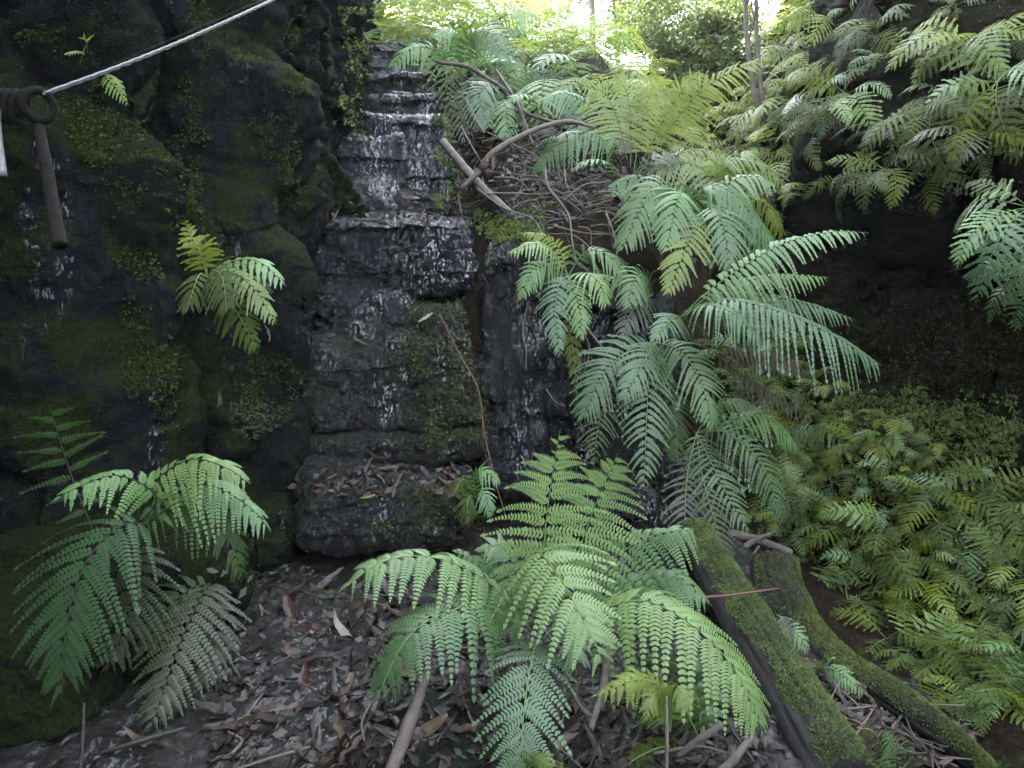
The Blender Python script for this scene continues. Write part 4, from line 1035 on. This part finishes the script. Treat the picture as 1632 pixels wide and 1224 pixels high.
for (x, y, tx_, ty_, d, r, lab, poly) in (
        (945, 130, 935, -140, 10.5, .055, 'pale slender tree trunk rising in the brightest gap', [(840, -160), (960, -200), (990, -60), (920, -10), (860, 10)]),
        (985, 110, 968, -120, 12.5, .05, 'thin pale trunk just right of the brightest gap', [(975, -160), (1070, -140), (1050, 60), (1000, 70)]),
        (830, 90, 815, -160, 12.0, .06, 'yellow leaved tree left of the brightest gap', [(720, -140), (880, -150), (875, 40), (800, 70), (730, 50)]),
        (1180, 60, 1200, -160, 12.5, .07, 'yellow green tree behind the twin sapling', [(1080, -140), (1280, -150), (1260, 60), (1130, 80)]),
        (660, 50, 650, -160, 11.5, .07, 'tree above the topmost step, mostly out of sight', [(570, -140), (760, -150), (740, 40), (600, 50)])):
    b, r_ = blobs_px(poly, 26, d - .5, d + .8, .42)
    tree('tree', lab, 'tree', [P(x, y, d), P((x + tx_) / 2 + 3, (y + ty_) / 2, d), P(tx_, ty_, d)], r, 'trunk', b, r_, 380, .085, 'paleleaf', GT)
b, r_ = blobs_px([(1130, -120), (1280, -130), (1260, -30), (1160, -40)], 8, 5.6, 6.2, .2)
t = tree('sapling', 'twin stemmed sapling leaning on the right bank', 'sapling', [P(1228, 222, 5.6), P(1205, 160, 5.62), P(1190, 60, 5.7), P(1186, -80, 5.8)], .022, 'branch', b, r_, 220, .05, 'bushleaf')
V, F = tube([P(1222, 205, 5.6), P(1212, 140, 5.6), P(1206, 50, 5.7), P(1205, -60, 5.8)], [.02, .017, .013], 20, 8, .12, 3)
link('trunk', mesh_np('trunk', V - np.array(t.location), F, M['branch']), t)

b, r_ = [], []
for k in range(34):
    b.append(np.array([random.uniform(1.0, 4.6), random.uniform(1.2, 6.2), random.uniform(5.2, 6.6)])); r_.append(np.array([.6, .6, .3]))
tree('tree', 'unseen tree added to shade the right bank, its crown above the picture', 'tree', [np.array([5.2, 4.6, 4.0]), np.array([4.4, 4.3, 5.0]), np.array([3.0, 4.0, 5.9])], .12, 'trunk', b, r_, 230, .12, 'darkleaf')  # out-of-view canopy, added to darken the bank below

# ---- fallen logs
def log(name, label, pts, radii, seed, mossy, bark='logbark', n=120, sides=72, side_bias=(0.45, -0.1, 0.9), thr=-0.12, mm='moss'):
    wp = [P(*p) for p in pts]
    V, F = tube(wp, radii, n, sides, .16, seed)
    c = catmull(wp, n)
    ns = n * sides
    rg = V[:ns].reshape(n, sides, 3)
    th = np.arange(sides) / sides * 2 * np.pi
    pr = np.stack(np.broadcast_arrays(np.cos(th)[None] * 5.5, np.sin(th)[None] * 5.5, np.linspace(0, 1.6, n)[:, None]), -1)
    rid = 0.26 * (0.35 - np.abs(fbm(pr, 4, seed + 1, 0.6)))
    rg = c[:, None] + (rg - c[:, None]) * (1 + rid[..., None])
    V[:ns] = rg.reshape(-1, 3)
    base = V.mean(0); base[2] = V[:, 2].min()
    t = thing(name, label, 'log', base)
    link('bark', mesh_np('bark', V - base, F, M[bark]), t)
    # moss as a cushion of tufts over the upper side
    ring = V[:n * sides].reshape(n, sides, 3)
    nr = norm(ring - c[:, None])
    sb = norm(np.array(side_bias))
    pos, nn = [], []
    per = mossy
    i = rng.random(per) * (n - 1.001); j = rng.random(per) * sides
    i0 = i.astype(int); j0 = j.astype(int); fi = (i - i0)[:, None]; fj = (j - j0)[:, None]
    def bil(A): return (A[i0, j0] * (1 - fi) * (1 - fj) + A[i0 + 1, j0] * fi * (1 - fj) + A[i0, (j0 + 1) % sides] * (1 - fi) * fj + A[i0 + 1, (j0 + 1) % sides] * fi * fj)
    p, q = bil(ring), norm(bil(nr))
    keep = (q @ sb + 1.0 * fbm(p * 6, 4, seed, .65)) > thr + .35
    V, F = tufts(p[keep], q[keep], .0065)
    o = link('moss', mesh_np('moss', V - base, F, M[mm], smooth=False), t)
    o['kind'] = 'stuff'
    return t

def tufts(p, n, s):
    k = len(p)
    a = norm(n * .9 + rng.normal(0, .5, (k, 3))); b = norm(np.cross(a, rng.normal(0, 1, (k, 3))))
    L = (s * rng.uniform(.5, 1.5, (k, 1)))
    q = p - n * s * .25
    z = np.stack([q - b * L * .28, q + a * L * .6 - b * L * .22, q + a * L, q + a * L * .3 + b * L * .3], -2)
    return z.reshape(-1, 3), np.arange(k * 4).reshape(-1, 4)

log('fallen_log', 'thick fallen log, green moss on top and bare black wood on its left side', [(1105, 850, 3.2), (1160, 950, 2.85), (1240, 1080, 2.45), (1345, 1260, 2.05)], [.072, .082, .088, .092], 5, 100000, bark='wood', side_bias=(0.62, 0.0, 0.78), thr=-0.05)
def over(x, y, r):
    return (x, y, hit(x, y)[2] - r)
log('mossy_log', 'shorter mossy log, thick and green at its top, running on as a thin bare trunk', [(1232, 895, 3.2), (1240, 950, 3.1), (1275, 1015, 2.95), over(1340, 1060, .05), over(1420, 1110, .05), over(1500, 1165, .04), over(1570, 1225, .03)], [.085, .10, .085, .06, .05, .042, .03], 6, 60000, bark='wood', n=150, thr=-.35, mm='mossbank')

# ---- steel cable and iron pin on the left cliff
cA = P(58, 158, 1.62)
t = thing('steel_cable', 'pale wire cable stretched up across the left cliff from a rusty coil', 'cable', cA)
line = catmull([P(70, 150, 1.62), P(190, 106, 1.82), P(310, 57, 2.12), P(430, 2, 2.6), P(520, -42, 3.4), P(545, -55, 4.1)], 260)
ph = np.linspace(0, 2 * np.pi * 22, 260)
V, F = join([tube(line + .0028 * (np.cos(ph + q)[:, None] * np.array([.35, -.3, .9]) + np.sin(ph + q)[:, None] * np.array([.2, .95, .2])), [.0032, .0032], 260, 5) for q in (0, 2.09, 4.19)])
link('strand', mesh_np('strand', V - cA, F, M['cable']), t)
cs = []
for k in range(200):
    a = k / 200 * 2 * np.pi * 3.6
    r = .030
    ax = k / 200
    cs.append(P(-4 + ax * 44, 170, 1.62) + r * np.array([.25 * math.sin(a), math.cos(a) * .55, math.sin(a)]))
V, F = tube(cs, [.0065, .0065], 160, 6)
link('coil', mesh_np('coil', V - cA, F, M['irondark']), t)
V, F = tube([P(-6, 175, 1.6), P(-4, 215, 1.58), P(5, 282, 1.57)], [.008, .008], 12, 8)
link('loose_end', mesh_np('loose_end', V - cA, F, M['cable']), t)
pA = P(60, 175, 1.62)
t = thing('iron_pin', 'rusty iron pin hanging from its eye below the cable coil', 'iron pin', pA)
V, F = tube([P(60, 190, 1.63), P(78, 290, 1.60), P(95, 392, 1.56)], [.0105, .0125, .0145], 30, 14, .06, 2)
link('shaft', mesh_np('shaft', V - pA, F, M['iron']), t)
th = np.linspace(0, 2 * np.pi, 41)
ec = P(61, 168, 1.62)
V, F = tube([ec + .030 * (math.cos(a) * np.array([.62, .75, 0]) + math.sin(a) * np.array([0, .05, 1])) for a in th], [.0085, .0085], 48, 9, caps=False)
link('eye', mesh_np('eye', V - pA, F, M['irondark']), t)

# ---- branches, sticks and twigs
def stick(name, label, pts, radii, m='branch', group=None, forks=(), n=26, cat=None, world=False):
    wp = [np.array(p) if world else P(*p) for p in pts]
    parts = [tube(wp, radii, n, 9, .18, len(pts))]
    for fp, fr in forks:
        parts.append(tube([P(*p) for p in fp], fr, 14, 7, .15, 4))
    V, F = join(parts)
    base = V.mean(0); base[2] = V[:, 2].min()
    return tag(link(name, mesh_np(name, V - base, F, M[m]), loc=base), label, cat or name.replace('_', ' '), group)
stick('branch', 'long curved bare branch arching right from the leaf strewn ledge', [(735, 300, 4.05), (765, 272, 4.05), (783, 245, 4.05), (840, 212, 4.1), (900, 194, 4.2), (948, 203, 4.35)], [.010, .016, .0145, .013, .011, .008], 'branch', forks=[([(768, 268, 4.05), (772, 262, 4.02), (776, 255, 4.0)], [.02, .022, .012])])
stick('dead_pole', 'straight grey dead pole slanting down across the ledge beside the square rock', [(706, 226, 4.35), (760, 290, 4.15), (818, 345, 4.0)], [.024, .024, .020], 'twig')
stick('branch', 'curved twig with a hooked tip beside the overhanging blue green fern', [(694, 97, 5.2), (702, 100, 5.2), (745, 106, 5.1), (775, 124, 5.0), (800, 140, 4.9), (835, 178, 4.7), (890, 196, 4.5), (930, 195, 4.4)], [.010, .014, .013, .012, .011, .010, .007], 'branch')
stick('twig', 'flaking bark covered twig hanging through the ferns above the long branch', [(790, 110, 4.95), (822, 160, 4.75), (838, 200, 4.6), (850, 232, 4.5)], [.006, .013, .010, .005], 'branch')
stick('branch', 'short pale broken branch right of the square wet rock', [(742, 155, 4.85), (752, 180, 4.75), (772, 212, 4.7)], [.008, .018, .010], 'branch')
TG = 'thin twigs hanging down the rock face'
for i, (pts, r) in enumerate((
        ([(868, 268, 4.0), (875, 300, 3.9), (905, 340, 3.8), (912, 385, 3.7), (918, 420, 3.62)], .006),
        ([(915, 500, 3.55), (945, 535, 3.5), (976, 574, 3.45)], .006), ([(905, 480, 3.5), (902, 520, 3.5), (900, 545, 3.5)], .005),
        ([(842, 480, 3.55), (833, 530, 3.55), (838, 555, 3.55), (838, 590, 3.55)], .004), ([(905, 490, 3.5), (935, 540, 3.5), (938, 570, 3.5), (925, 610, 3.5)], .004),
        ([(938, 575, 3.5), (955, 610, 3.5), (962, 650, 3.5)], .0035), ([(870, 620, 3.5), (885, 640, 3.5), (902, 648, 3.5)], .0035),
        ([(966, 340, 3.85), (980, 380, 3.75), (985, 430, 3.7)], .006), ([(840, 560, 3.55), (870, 540, 3.55), (880, 520, 3.55)], .003),
        ([(730, 310, 4.0), (733, 330, 4.0), (738, 345, 3.95)], .004), ([(760, 300, 4.0), (800, 330, 3.9), (850, 350, 3.85), (868, 385, 3.7)], .005),
        ([(735, 200, 4.6), (750, 230, 4.4), (770, 262, 4.3)], .004), ([(775, 210, 4.6), (800, 222, 4.5), (850, 245, 4.3), (862, 258, 4.2)], .004),
        ([(1005, 300, 4.0), (1010, 360, 3.8), (1008, 400, 3.7)], .004), ([(900, 270, 4.0), (905, 300, 3.9), (930, 330, 3.85)], .004))):
    stick('twig', 'thin bare twig dangling among the ferns and rock faces', pts, [r, r * .8, r * .5], 'twig', TG)
def mtwig(x, y, p, n, d):
    a = random.uniform(0, 6.28); L = random.uniform(.10, .32)
    v = norm(np.array([math.cos(a), .5 * math.sin(a), random.uniform(-.7, .2)]))
    v = v - n * max(-.2, float(v @ n)) * .8
    q = p + n * random.uniform(.01, .06)
    r = random.uniform(.0018, .005)
    stick('twig', 'thin fallen twig lying on the leaf strewn mound', [q - v * L * .5, q + n * .02 + rng.normal(0, .015, 3), q + v * L * .5], [r, r * .9, r * .5], random.choice(['twig', 'twig', 'branch', 'darktwig']), 'fallen twigs on the mound', n=10, world=True)
scatter([(720, 230), (800, 200), (960, 280), (1010, 400), (900, 400), (860, 370), (740, 345)], 95, 7, mtwig)
def gtwig(x, y, p, n, d):
    a = random.uniform(0, 6.28); L = random.uniform(.10, .30)
    v = np.array([math.cos(a), math.sin(a), 0]); q = p + np.array([0, 0, random.uniform(.008, .03)]); r = random.uniform(.0018, .005)
    stick('twig', 'thin fallen twig lying on the ground among gum leaves', [q - v * L * .5, q + rng.normal(0, .012, 3), q + v * L * .5], [r, r * .9, r * .5], random.choice(['twig', 'darktwig', 'branch', 'darktwig']), 'fallen twigs on the ground', n=10, world=True)
scatter([(380, 940), (600, 930), (1180, 1120), (1200, 1224), (350, 1224)], 36, 25, gtwig)
scatter([(1290, 1080), (1430, 1090), (1540, 1180), (1480, 1224), (1350, 1200)], 26, 10, gtwig)
stick('stem', 'long thin red brown stem trailing down from the mossy rock shoulder', [(700, 500, 3.45), (735, 570, 3.4), (762, 620, 3.38), (772, 690, 3.36), (790, 770, 3.3), (806, 822, 3.25)], [.0025, .003, .002], 'redtwig')
stick('twig', 'thin taut reddish twig lying across the thick mossy log', [(1058, 955, 2.5), (1150, 950, 2.5), (1240, 938, 2.55)], [.005, .004, .003], 'redtwig')
stick('stick', 'brown bark stick leaning on the flat mossy stone at the bottom edge', [(680, 1075, 2.16), (655, 1145, 2.06), (622, 1235, 1.96)], [.012, .019, .017], 'branch')
stick('stick', 'forked grey stick standing in the leaf litter below the big fern', [(968, 1035, 2.35), (962, 1090, 2.24), (940, 1165, 2.15)], [.014, .012, .010], 'twig', forks=[([(898, 1075, 2.25), (925, 1125, 2.2), (948, 1145, 2.17)], [.004, .006, .006])])
stick('stick', 'pale splintered stick right of the little lime fern', [(1080, 1205, 2.02), (1115, 1178, 2.0), (1150, 1155, 1.98)], [.006, .010, .008], 'twig')
stick('stick', 'pale broken stick lying at the bottom edge beside the thick log', [(1140, 1235, 1.98), (1165, 1215, 1.98), (1195, 1178, 2.0)], [.010, .012, .009], 'twig')
stick('stem', 'thin upright dry stem at the bottom edge, in front of the little lime fern', [(1062, 1240, 1.9), (1063, 1180, 1.92), (1062, 1110, 1.95)], [.004, .005, .003], 'twig')
stick('twig', 'thin wet twig lying in the dark at the lower left corner', [(160, 1200, 2.1), (210, 1185, 2.1), (295, 1160, 2.15)], [.005, .007, .004], 'darktwig')
stick('stem', 'thin dark stem standing in front of the grey fern at lower left', [(128, 1235, 2.0), (132, 1180, 2.02), (134, 1120, 2.05)], [.005, .005, .003], 'darktwig')
SG2 = 'roots between mound and right bank'
for pts, r in (([(1160, 850, 3.7), (1200, 858, 3.7), (1262, 880, 3.7)], .022), ([(1175, 880, 3.6), (1205, 860, 3.65), (1230, 850, 3.7)], .014), ([(1170, 905, 3.5), (1195, 890, 3.55), (1210, 870, 3.6)], .010), ([(1180, 920, 3.4), (1200, 905, 3.45), (1225, 890, 3.5)], .008)):
    stick('root', 'bare grey root lying in the hollow above the mossy stub', pts, [r, r * .9, r * .6], 'twig', SG2)
fern('withered brown fern frond hanging in the dark hollow under the blue green fern', (1120, 550, 3.6), [
    ([(1120, 548, 3.6), (1190, 556, 3.5), (1260, 572, 3.4), (1312, 626, 3.35)], 17, 'deadf', dict(n=26, m=6, droop=1.2, a0=50, a1=40, fold=.6)),
    ([(1120, 550, 3.6), (1190, 600, 3.55), (1250, 640, 3.5), (1298, 672, 3.5)], 16, 'deadf', dict(n=20, m=6, droop=1.2, a0=50, a1=40, fold=.6)),
], stem='twig')

# ---- gum leaves
def leaf_me(L, Wd, arc, curl, m, seed):
    g = np.random.default_rng(seed)
    nl, nw = 11, 5
    s = np.linspace(0, 1, nl); t = np.linspace(-1, 1, nw)
    wd = Wd * np.sin(np.pi * np.clip(s, .02, 1) ** .8) ** .8 + .0012
    cx = arc * (s - .5) ** 2 * L * 4; cyy = (s - .5) * L
    tw = g.uniform(-.9, .9)
    X = cx[:, None] + wd[:, None] * t[None]
    Yy = np.repeat(cyy[:, None], nw, 1)
    Zz = curl * L * (2 * s[:, None] - 1) ** 2 + .35 * wd[:, None] * t[None] ** 2 + wd[:, None] * t[None] * tw * (s[:, None] - .4) + .004 * g.normal(0, 1, (nl, 1))
    return mesh_np('leaf', np.stack([X, Yy, Zz + .002], -1).reshape(-1, 3), grid_faces(nl, nw), M[m])
LM = ['lbrown', 'ltan', 'lgrey', 'ldark', 'lred', 'lbrown', 'ldark', 'ldark', 'ldark', 'lbrown']
LEAF = {}
for m in set(LM) | {'lyellow', 'lpale'}:
    LEAF[m] = [leaf_me(random.uniform(.10, .17), random.uniform(.008, .017), random.uniform(-.12, .12), random.uniform(-.05, .22), m, k) for k in range(4)]
def orient(n, a, tilt=0.0):
    z = Vector(n).normalized()
    x = Vector((math.cos(a), math.sin(a), 0)); x = (x - z * x.dot(z)).normalized()
    y = z.cross(x)
    return Matrix((x, y, z)).transposed().to_4x4() @ Matrix.Rotation(random.uniform(-tilt, tilt), 4, 'X') @ Matrix.Rotation(random.uniform(-tilt, tilt), 4, 'Y')
def put_leaf(p, n, m, label, group, a=None, s=1.0, tilt=.35, lift=.006):
    o = link('leaf', random.choice(LEAF[m]))
    o.matrix_world = Matrix.Translation(Vector(p) + Vector(n) * lift) @ orient(n, random.uniform(0, 6.28) if a is None else a, tilt) @ Matrix.Scale(s, 4)
    return tag(o, label, 'leaf', group)
words = {'lbrown': 'brown', 'ltan': 'tan', 'lgrey': 'grey', 'ldark': 'dark wet', 'lred': 'reddish', 'lyellow': 'yellow', 'lpale': 'whitish'}
def leafzone(poly, count, mind, where, group, s=(.7, 1.15), lms=LM, tilt=.35):
    def f(x, y, p, n, d):
        m = random.choice(lms)
        put_leaf(p, n, m, f'{words[m]} gum leaf {where}', group + ', ' + words[m], s=random.uniform(*s), tilt=tilt)
    scatter(poly, count, mind, f)
leafzone([(370, 930), (560, 920), (800, 980), (860, 1060), (700, 1224), (320, 1224), (350, 1000)], 66, 15, 'in the wet leaf litter of the stream bed', 'leaves on the stream bed', s=(.9, 1.4))
leafzone([(780, 1060), (1000, 1050), (1180, 1140), (1180, 1224), (780, 1224)], 50, 12, 'on the ground under the big pale fern', 'leaves under the big fern', lms=LM + ['ltan', 'ltan'])
leafzone([(465, 738), (740, 740), (735, 790), (580, 785), (470, 765)], 18, 11, 'heaped on the lowest rock step', 'leaves on the lowest step', s=(.6, 1.0), lms=LM + ['lbrown', 'lbrown'])
leafzone([(490, 338), (760, 345), (760, 362), (490, 354)], 26, 6, 'along the lip of the broad rock ledge', 'leaves on the broad ledge', s=(.5, .9))
leafzone([(720, 240), (860, 260), (960, 330), (850, 360), (760, 340)], 36, 8, 'among twigs on the mound beside the upper steps', 'leaves on the mound', s=(.7, 1.2))
leafzone([(1290, 1080), (1430, 1090), (1540, 1180), (1480, 1224), (1350, 1200)], 34, 10, 'between the logs at lower right', 'leaves between the logs', s=(.7, 1.1), lms=LM + ['lred', 'ltan'])
leafzone([(480, 535), (700, 538), (740, 552), (500, 548)], 9, 14, 'on the edge of the mossy third step', 'leaves on the third step', s=(.5, .8))
for (x, y, m, lab, s, a, tl) in (
        (432, 528, 'lpale', 'small whitish leaf stuck at the edge of the left cliff beside the falls', .55, 2.2, .3), (572, 545, 'lgrey', 'folded grey leaf draped over the third step', .7, 1.0, .6), (680, 508, 'lpale', 'cream upright leaf caught on the mossy rock shoulder', .6, 1.6, .2),
        (600, 722, 'lgrey', 'upright grey leaf leaning on the brownish rock band', .7, 1.5, .2), (585, 792, 'lyellow', 'small yellow leaf on the front of the lowest step', .45, 2.0, .3), (545, 1010, 'lpale', 'pale gum leaf standing up in the middle of the leaf litter', 1.2, 1.1, .5),
        (350, 640, 'ltan', 'tan leaf lying flat in the niche of the left cliff', .8, 0.1, .2), (672, 1170, 'ltan', 'curved tan gum leaf on the flat mossy stone', 1.0, 1.7, .3), (232, 1190, 'ltan', 'broad tan leaf at the foot of the dull grey fern', 1.1, 1.0, .4), (258, 1185, 'lbrown', 'brown leaf with a wavy edge at the lower left', 1.0, 1.6, .3),
        (420, 975, 'lyellow', 'yellow leaf sliver on the dark litter at left', .4, .4, .2), (635, 1205, 'lpale', 'pale leaf at the bottom edge beside the leaning stick', .7, .6, .3)):
    p, n, d = hit(x, y)
    q = n if n[2] < .5 else norm(n + np.array([0, -.6, 0]))
    put_leaf(p, q, m, lab, None, a=a if abs(q[2]) > .5 else a, s=s, tilt=tl, lift=.012)
p0 = P(1256, 464, 3.4)
put_leaf(p0, np.array([0, -1, .3]), 'lpale', 'small white dead leaf hanging in the big blue green fern', None, a=1.2, s=.4)
p0 = P(948, 930, 2.2)
put_leaf(p0, np.array([0, -.7, .7]), 'lpale', 'tiny white leaf caught on the big pale fern', None, a=.6, s=.3)

# ---- litter, moss and water film
def litter(poly, count, s, mats, name, zmax=None):
    V, F, I, k = [], [], [], 0
    xs = [p[0] for p in poly]; ys = [p[1] for p in poly]
    for _ in range(count * 3):
        if k >= count: break
        x, y = random.uniform(min(xs), max(xs)), random.uniform(min(ys), max(ys))
        if not inpoly(x, y, poly): continue
        p, n, d = hit(x, y)
        if p is None or n[2] < .25: continue
        L = s * random.uniform(.3, 1.3); W_ = L * random.uniform(.06, .3)
        Mx = orient(n, random.uniform(0, 6.28), .6)
        a = np.array(Mx.col[0][:3]); b = np.array(Mx.col[1][:3]); z = np.array(Mx.col[2][:3])
        c = p + n * random.uniform(.001, .012)
        V += [c - a * L * .5, c - b * W_ + z * L * .05, c + a * L * .5, c + b * W_ + z * L * random.uniform(-.05, .1)]
        F.append([4 * k, 4 * k + 1, 4 * k + 2, 4 * k + 3]); I.append(random.randrange(len(mats))); k += 1
    return tag(link(name, mesh_np(name, np.array(V), np.array(F), [M[m] for m in mats], np.array(I))), kind='stuff')
litter([(330, 910), (760, 900), (1250, 1000), (1250, 1224), (330, 1224)], 2200, .05, ['ldark', 'ldark', 'lbrown', 'ldark', 'lgrey', 'ldark', 'darktwig'], 'leaf_litter')
litter([(465, 735), (750, 735), (745, 795), (465, 790)], 260, .045, ['ldark', 'lbrown', 'lbrown', 'lgrey', 'lred'], 'leaf_litter')
litter([(485, 335), (860, 240), (960, 330), (860, 375), (700, 340), (650, 355), (485, 360)], 600, .045, ['ldark', 'lbrown', 'lgrey', 'twig'], 'leaf_litter')
litter([(1270, 1050), (1420, 1080), (1560, 1180), (1480, 1224), (1330, 1224)], 900, .045, ['ldark', 'lbrown', 'lred', 'ltan', 'twig'], 'leaf_litter')
litter([(700, 90), (900, 160), (1250, 200), (1240, 460), (960, 340), (740, 250)], 1800, .06, ['ldark', 'lbrown', 'lgrey', 'deadf'], 'leaf_litter')

def mosspatch(poly, count, s, m, name='moss'):
    xs = [p[0] for p in poly]; ys = [p[1] for p in poly]
    pp_, nn_, ed = [], [], []
    for _ in range(count):
        x, y = random.uniform(min(xs), max(xs)), random.uniform(min(ys), max(ys))
        if not inpoly(x, y, poly): continue
        p, n, d = hit(x, y)
        if p is None: continue
        e = min(abs((b[1] - a[1]) * x - (b[0] - a[0]) * y + b[0] * a[1] - b[1] * a[0]) / (math.hypot(b[0] - a[0], b[1] - a[1]) + 1e-6) for a, b in zip(poly, poly[1:] + poly[:1]))
        pp_.append(p); nn_.append(n); ed.append(min(1, e / 28))
    pp_, nn_ = np.array(pp_), np.array(nn_)
    keep = fbm(pp_ * 9, 4, 77, .65) + .3 * nn_[:, 2] > .38 - .45 * np.array(ed)
    V, F = tufts(pp_[keep], nn_[keep], s)
    return tag(link(name, mesh_np(name, V, F, M[m], smooth=False)), kind='stuff')
mosspatch([(630, 470), (750, 470), (800, 640), (780, 730), (670, 730), (630, 600)], 12000, .014, 'mossdark')
mosspatch([(680, 760), (770, 750), (780, 850), (720, 880), (560, 850)], 7000, .014, 'mossdark')
mosspatch([(745, 330), (865, 330), (880, 420), (780, 415)], 6000, .018, 'moss')
mosspatch([(360, 60), (440, 80), (500, 250), (500, 380), (420, 340), (380, 200)], 14000, .010, 'mosscliff')
mosspatch([(270, -20), (345, -20), (345, 350), (275, 350)], 9000, .010, 'mosscliff')
mosspatch([(120, 380), (240, 390), (310, 560), (310, 720), (220, 720), (180, 520)], 12000, .012, 'mossdark')
mosspatch([(340, 540), (490, 520), (490, 690), (380, 720)], 8000, .012, 'mossdark')
mosspatch([(440, -20), (510, -20), (510, 350), (450, 350)], 7000, .010, 'mosscliff')
mosspatch([(515, -20), (590, -10), (590, 230), (530, 240)], 5000, .02, 'moss')
mosspatch([(-20, 20), (80, 20), (320, 260), (320, 370), (180, 360)], 12000, .012, 'mossdark')
mosspatch([(690, 170), (735, 170), (738, 335), (690, 335)], 4000, .02, 'moss')
mosspatch([(1230, 620), (1640, 610), (1640, 860), (1400, 800), (1240, 740)], 30000, .02, 'mossbank')
mosspatch([(1330, 460), (1640, 450), (1640, 690), (1330, 700)], 9000, .009, 'mossdark')

def film(poly_l, poly_r, n, wid, name, label):
    "thin sheet of running water following the rock, between two pixel lines"
    rows = []
    for k in range(n):
        f = k / (n - 1)
        x0, y0 = np.array(poly_l[0]) * (1 - f) + np.array(poly_l[1]) * f
        x1, y1 = np.array(poly_r[0]) * (1 - f) + np.array(poly_r[1]) * f
        row = []
        for j in range(wid):
            g = j / (wid - 1)
            p, nn, d = hit(x0 * (1 - g) + x1 * g, y0 * (1 - g) + y1 * g)
            row.append(p + nn * (.004 + .006 * abs(vnoise(np.array(p) * 40))))
        rows.append(row)
    Gd = np.array(rows)
    dd = np.abs(np.diff(Gd[..., 1], axis=0)).max()
    F = grid_faces(n, wid)
    Vv = Gd.reshape(-1, 3)
    e = np.ptp(Vv[F][:, :, 1], axis=1)
    return tag(link(name, mesh_np(name, Vv, F[(e < .12) & (vnoise(Vv[F].mean(1) * np.array([60, 20, 9]), 3) + .5 * vnoise(Vv[F].mean(1) * np.array([20, 10, 3]), 4) > .12)], M['water'])), kind='structure')
film([(778, 395), (776, 700)], [(806, 390), (815, 705)], 90, 16, 'water', '')
film([(590, 362), (595, 455)], [(680, 362), (680, 455)], 40, 50, 'water', '')
film([(480, 470), (478, 530)], [(560, 470), (560, 530)], 30, 40, 'water', '')

# ------------------------------------------------------------------ the air in the gully
hm_ = bpy.data.materials.new('haze')
hm_.use_nodes = True
hn = hm_.node_tree
hn.nodes.remove(hn.nodes['Principled BSDF'])
pv = hn.nodes.new('ShaderNodeVolumePrincipled')
pv.inputs['Color'].default_value = (0.95, 0.97, 0.88, 1)
pv.inputs['Density'].default_value = 0.0015
pv.inputs['Anisotropy'].default_value = 0.2
hn.links.new(pv.outputs[0], hn.nodes['Material Output'].inputs['Volume'])
zlo, zhi = float(Z.min()) - 1.0, max(14.0, float(Z.max()) + 1)
hv = np.array([(x, y, z) for x in (-61, 61) for y in (-31, 111) for z in (zlo, zhi)], float)
hf = np.array([(0, 1, 3, 2), (4, 6, 7, 5), (0, 4, 5, 1), (2, 3, 7, 6), (0, 2, 6, 4), (1, 5, 7, 3)])
tag(link('haze', mesh_np('haze', hv, hf, hm_, smooth=False)), kind='stuff')
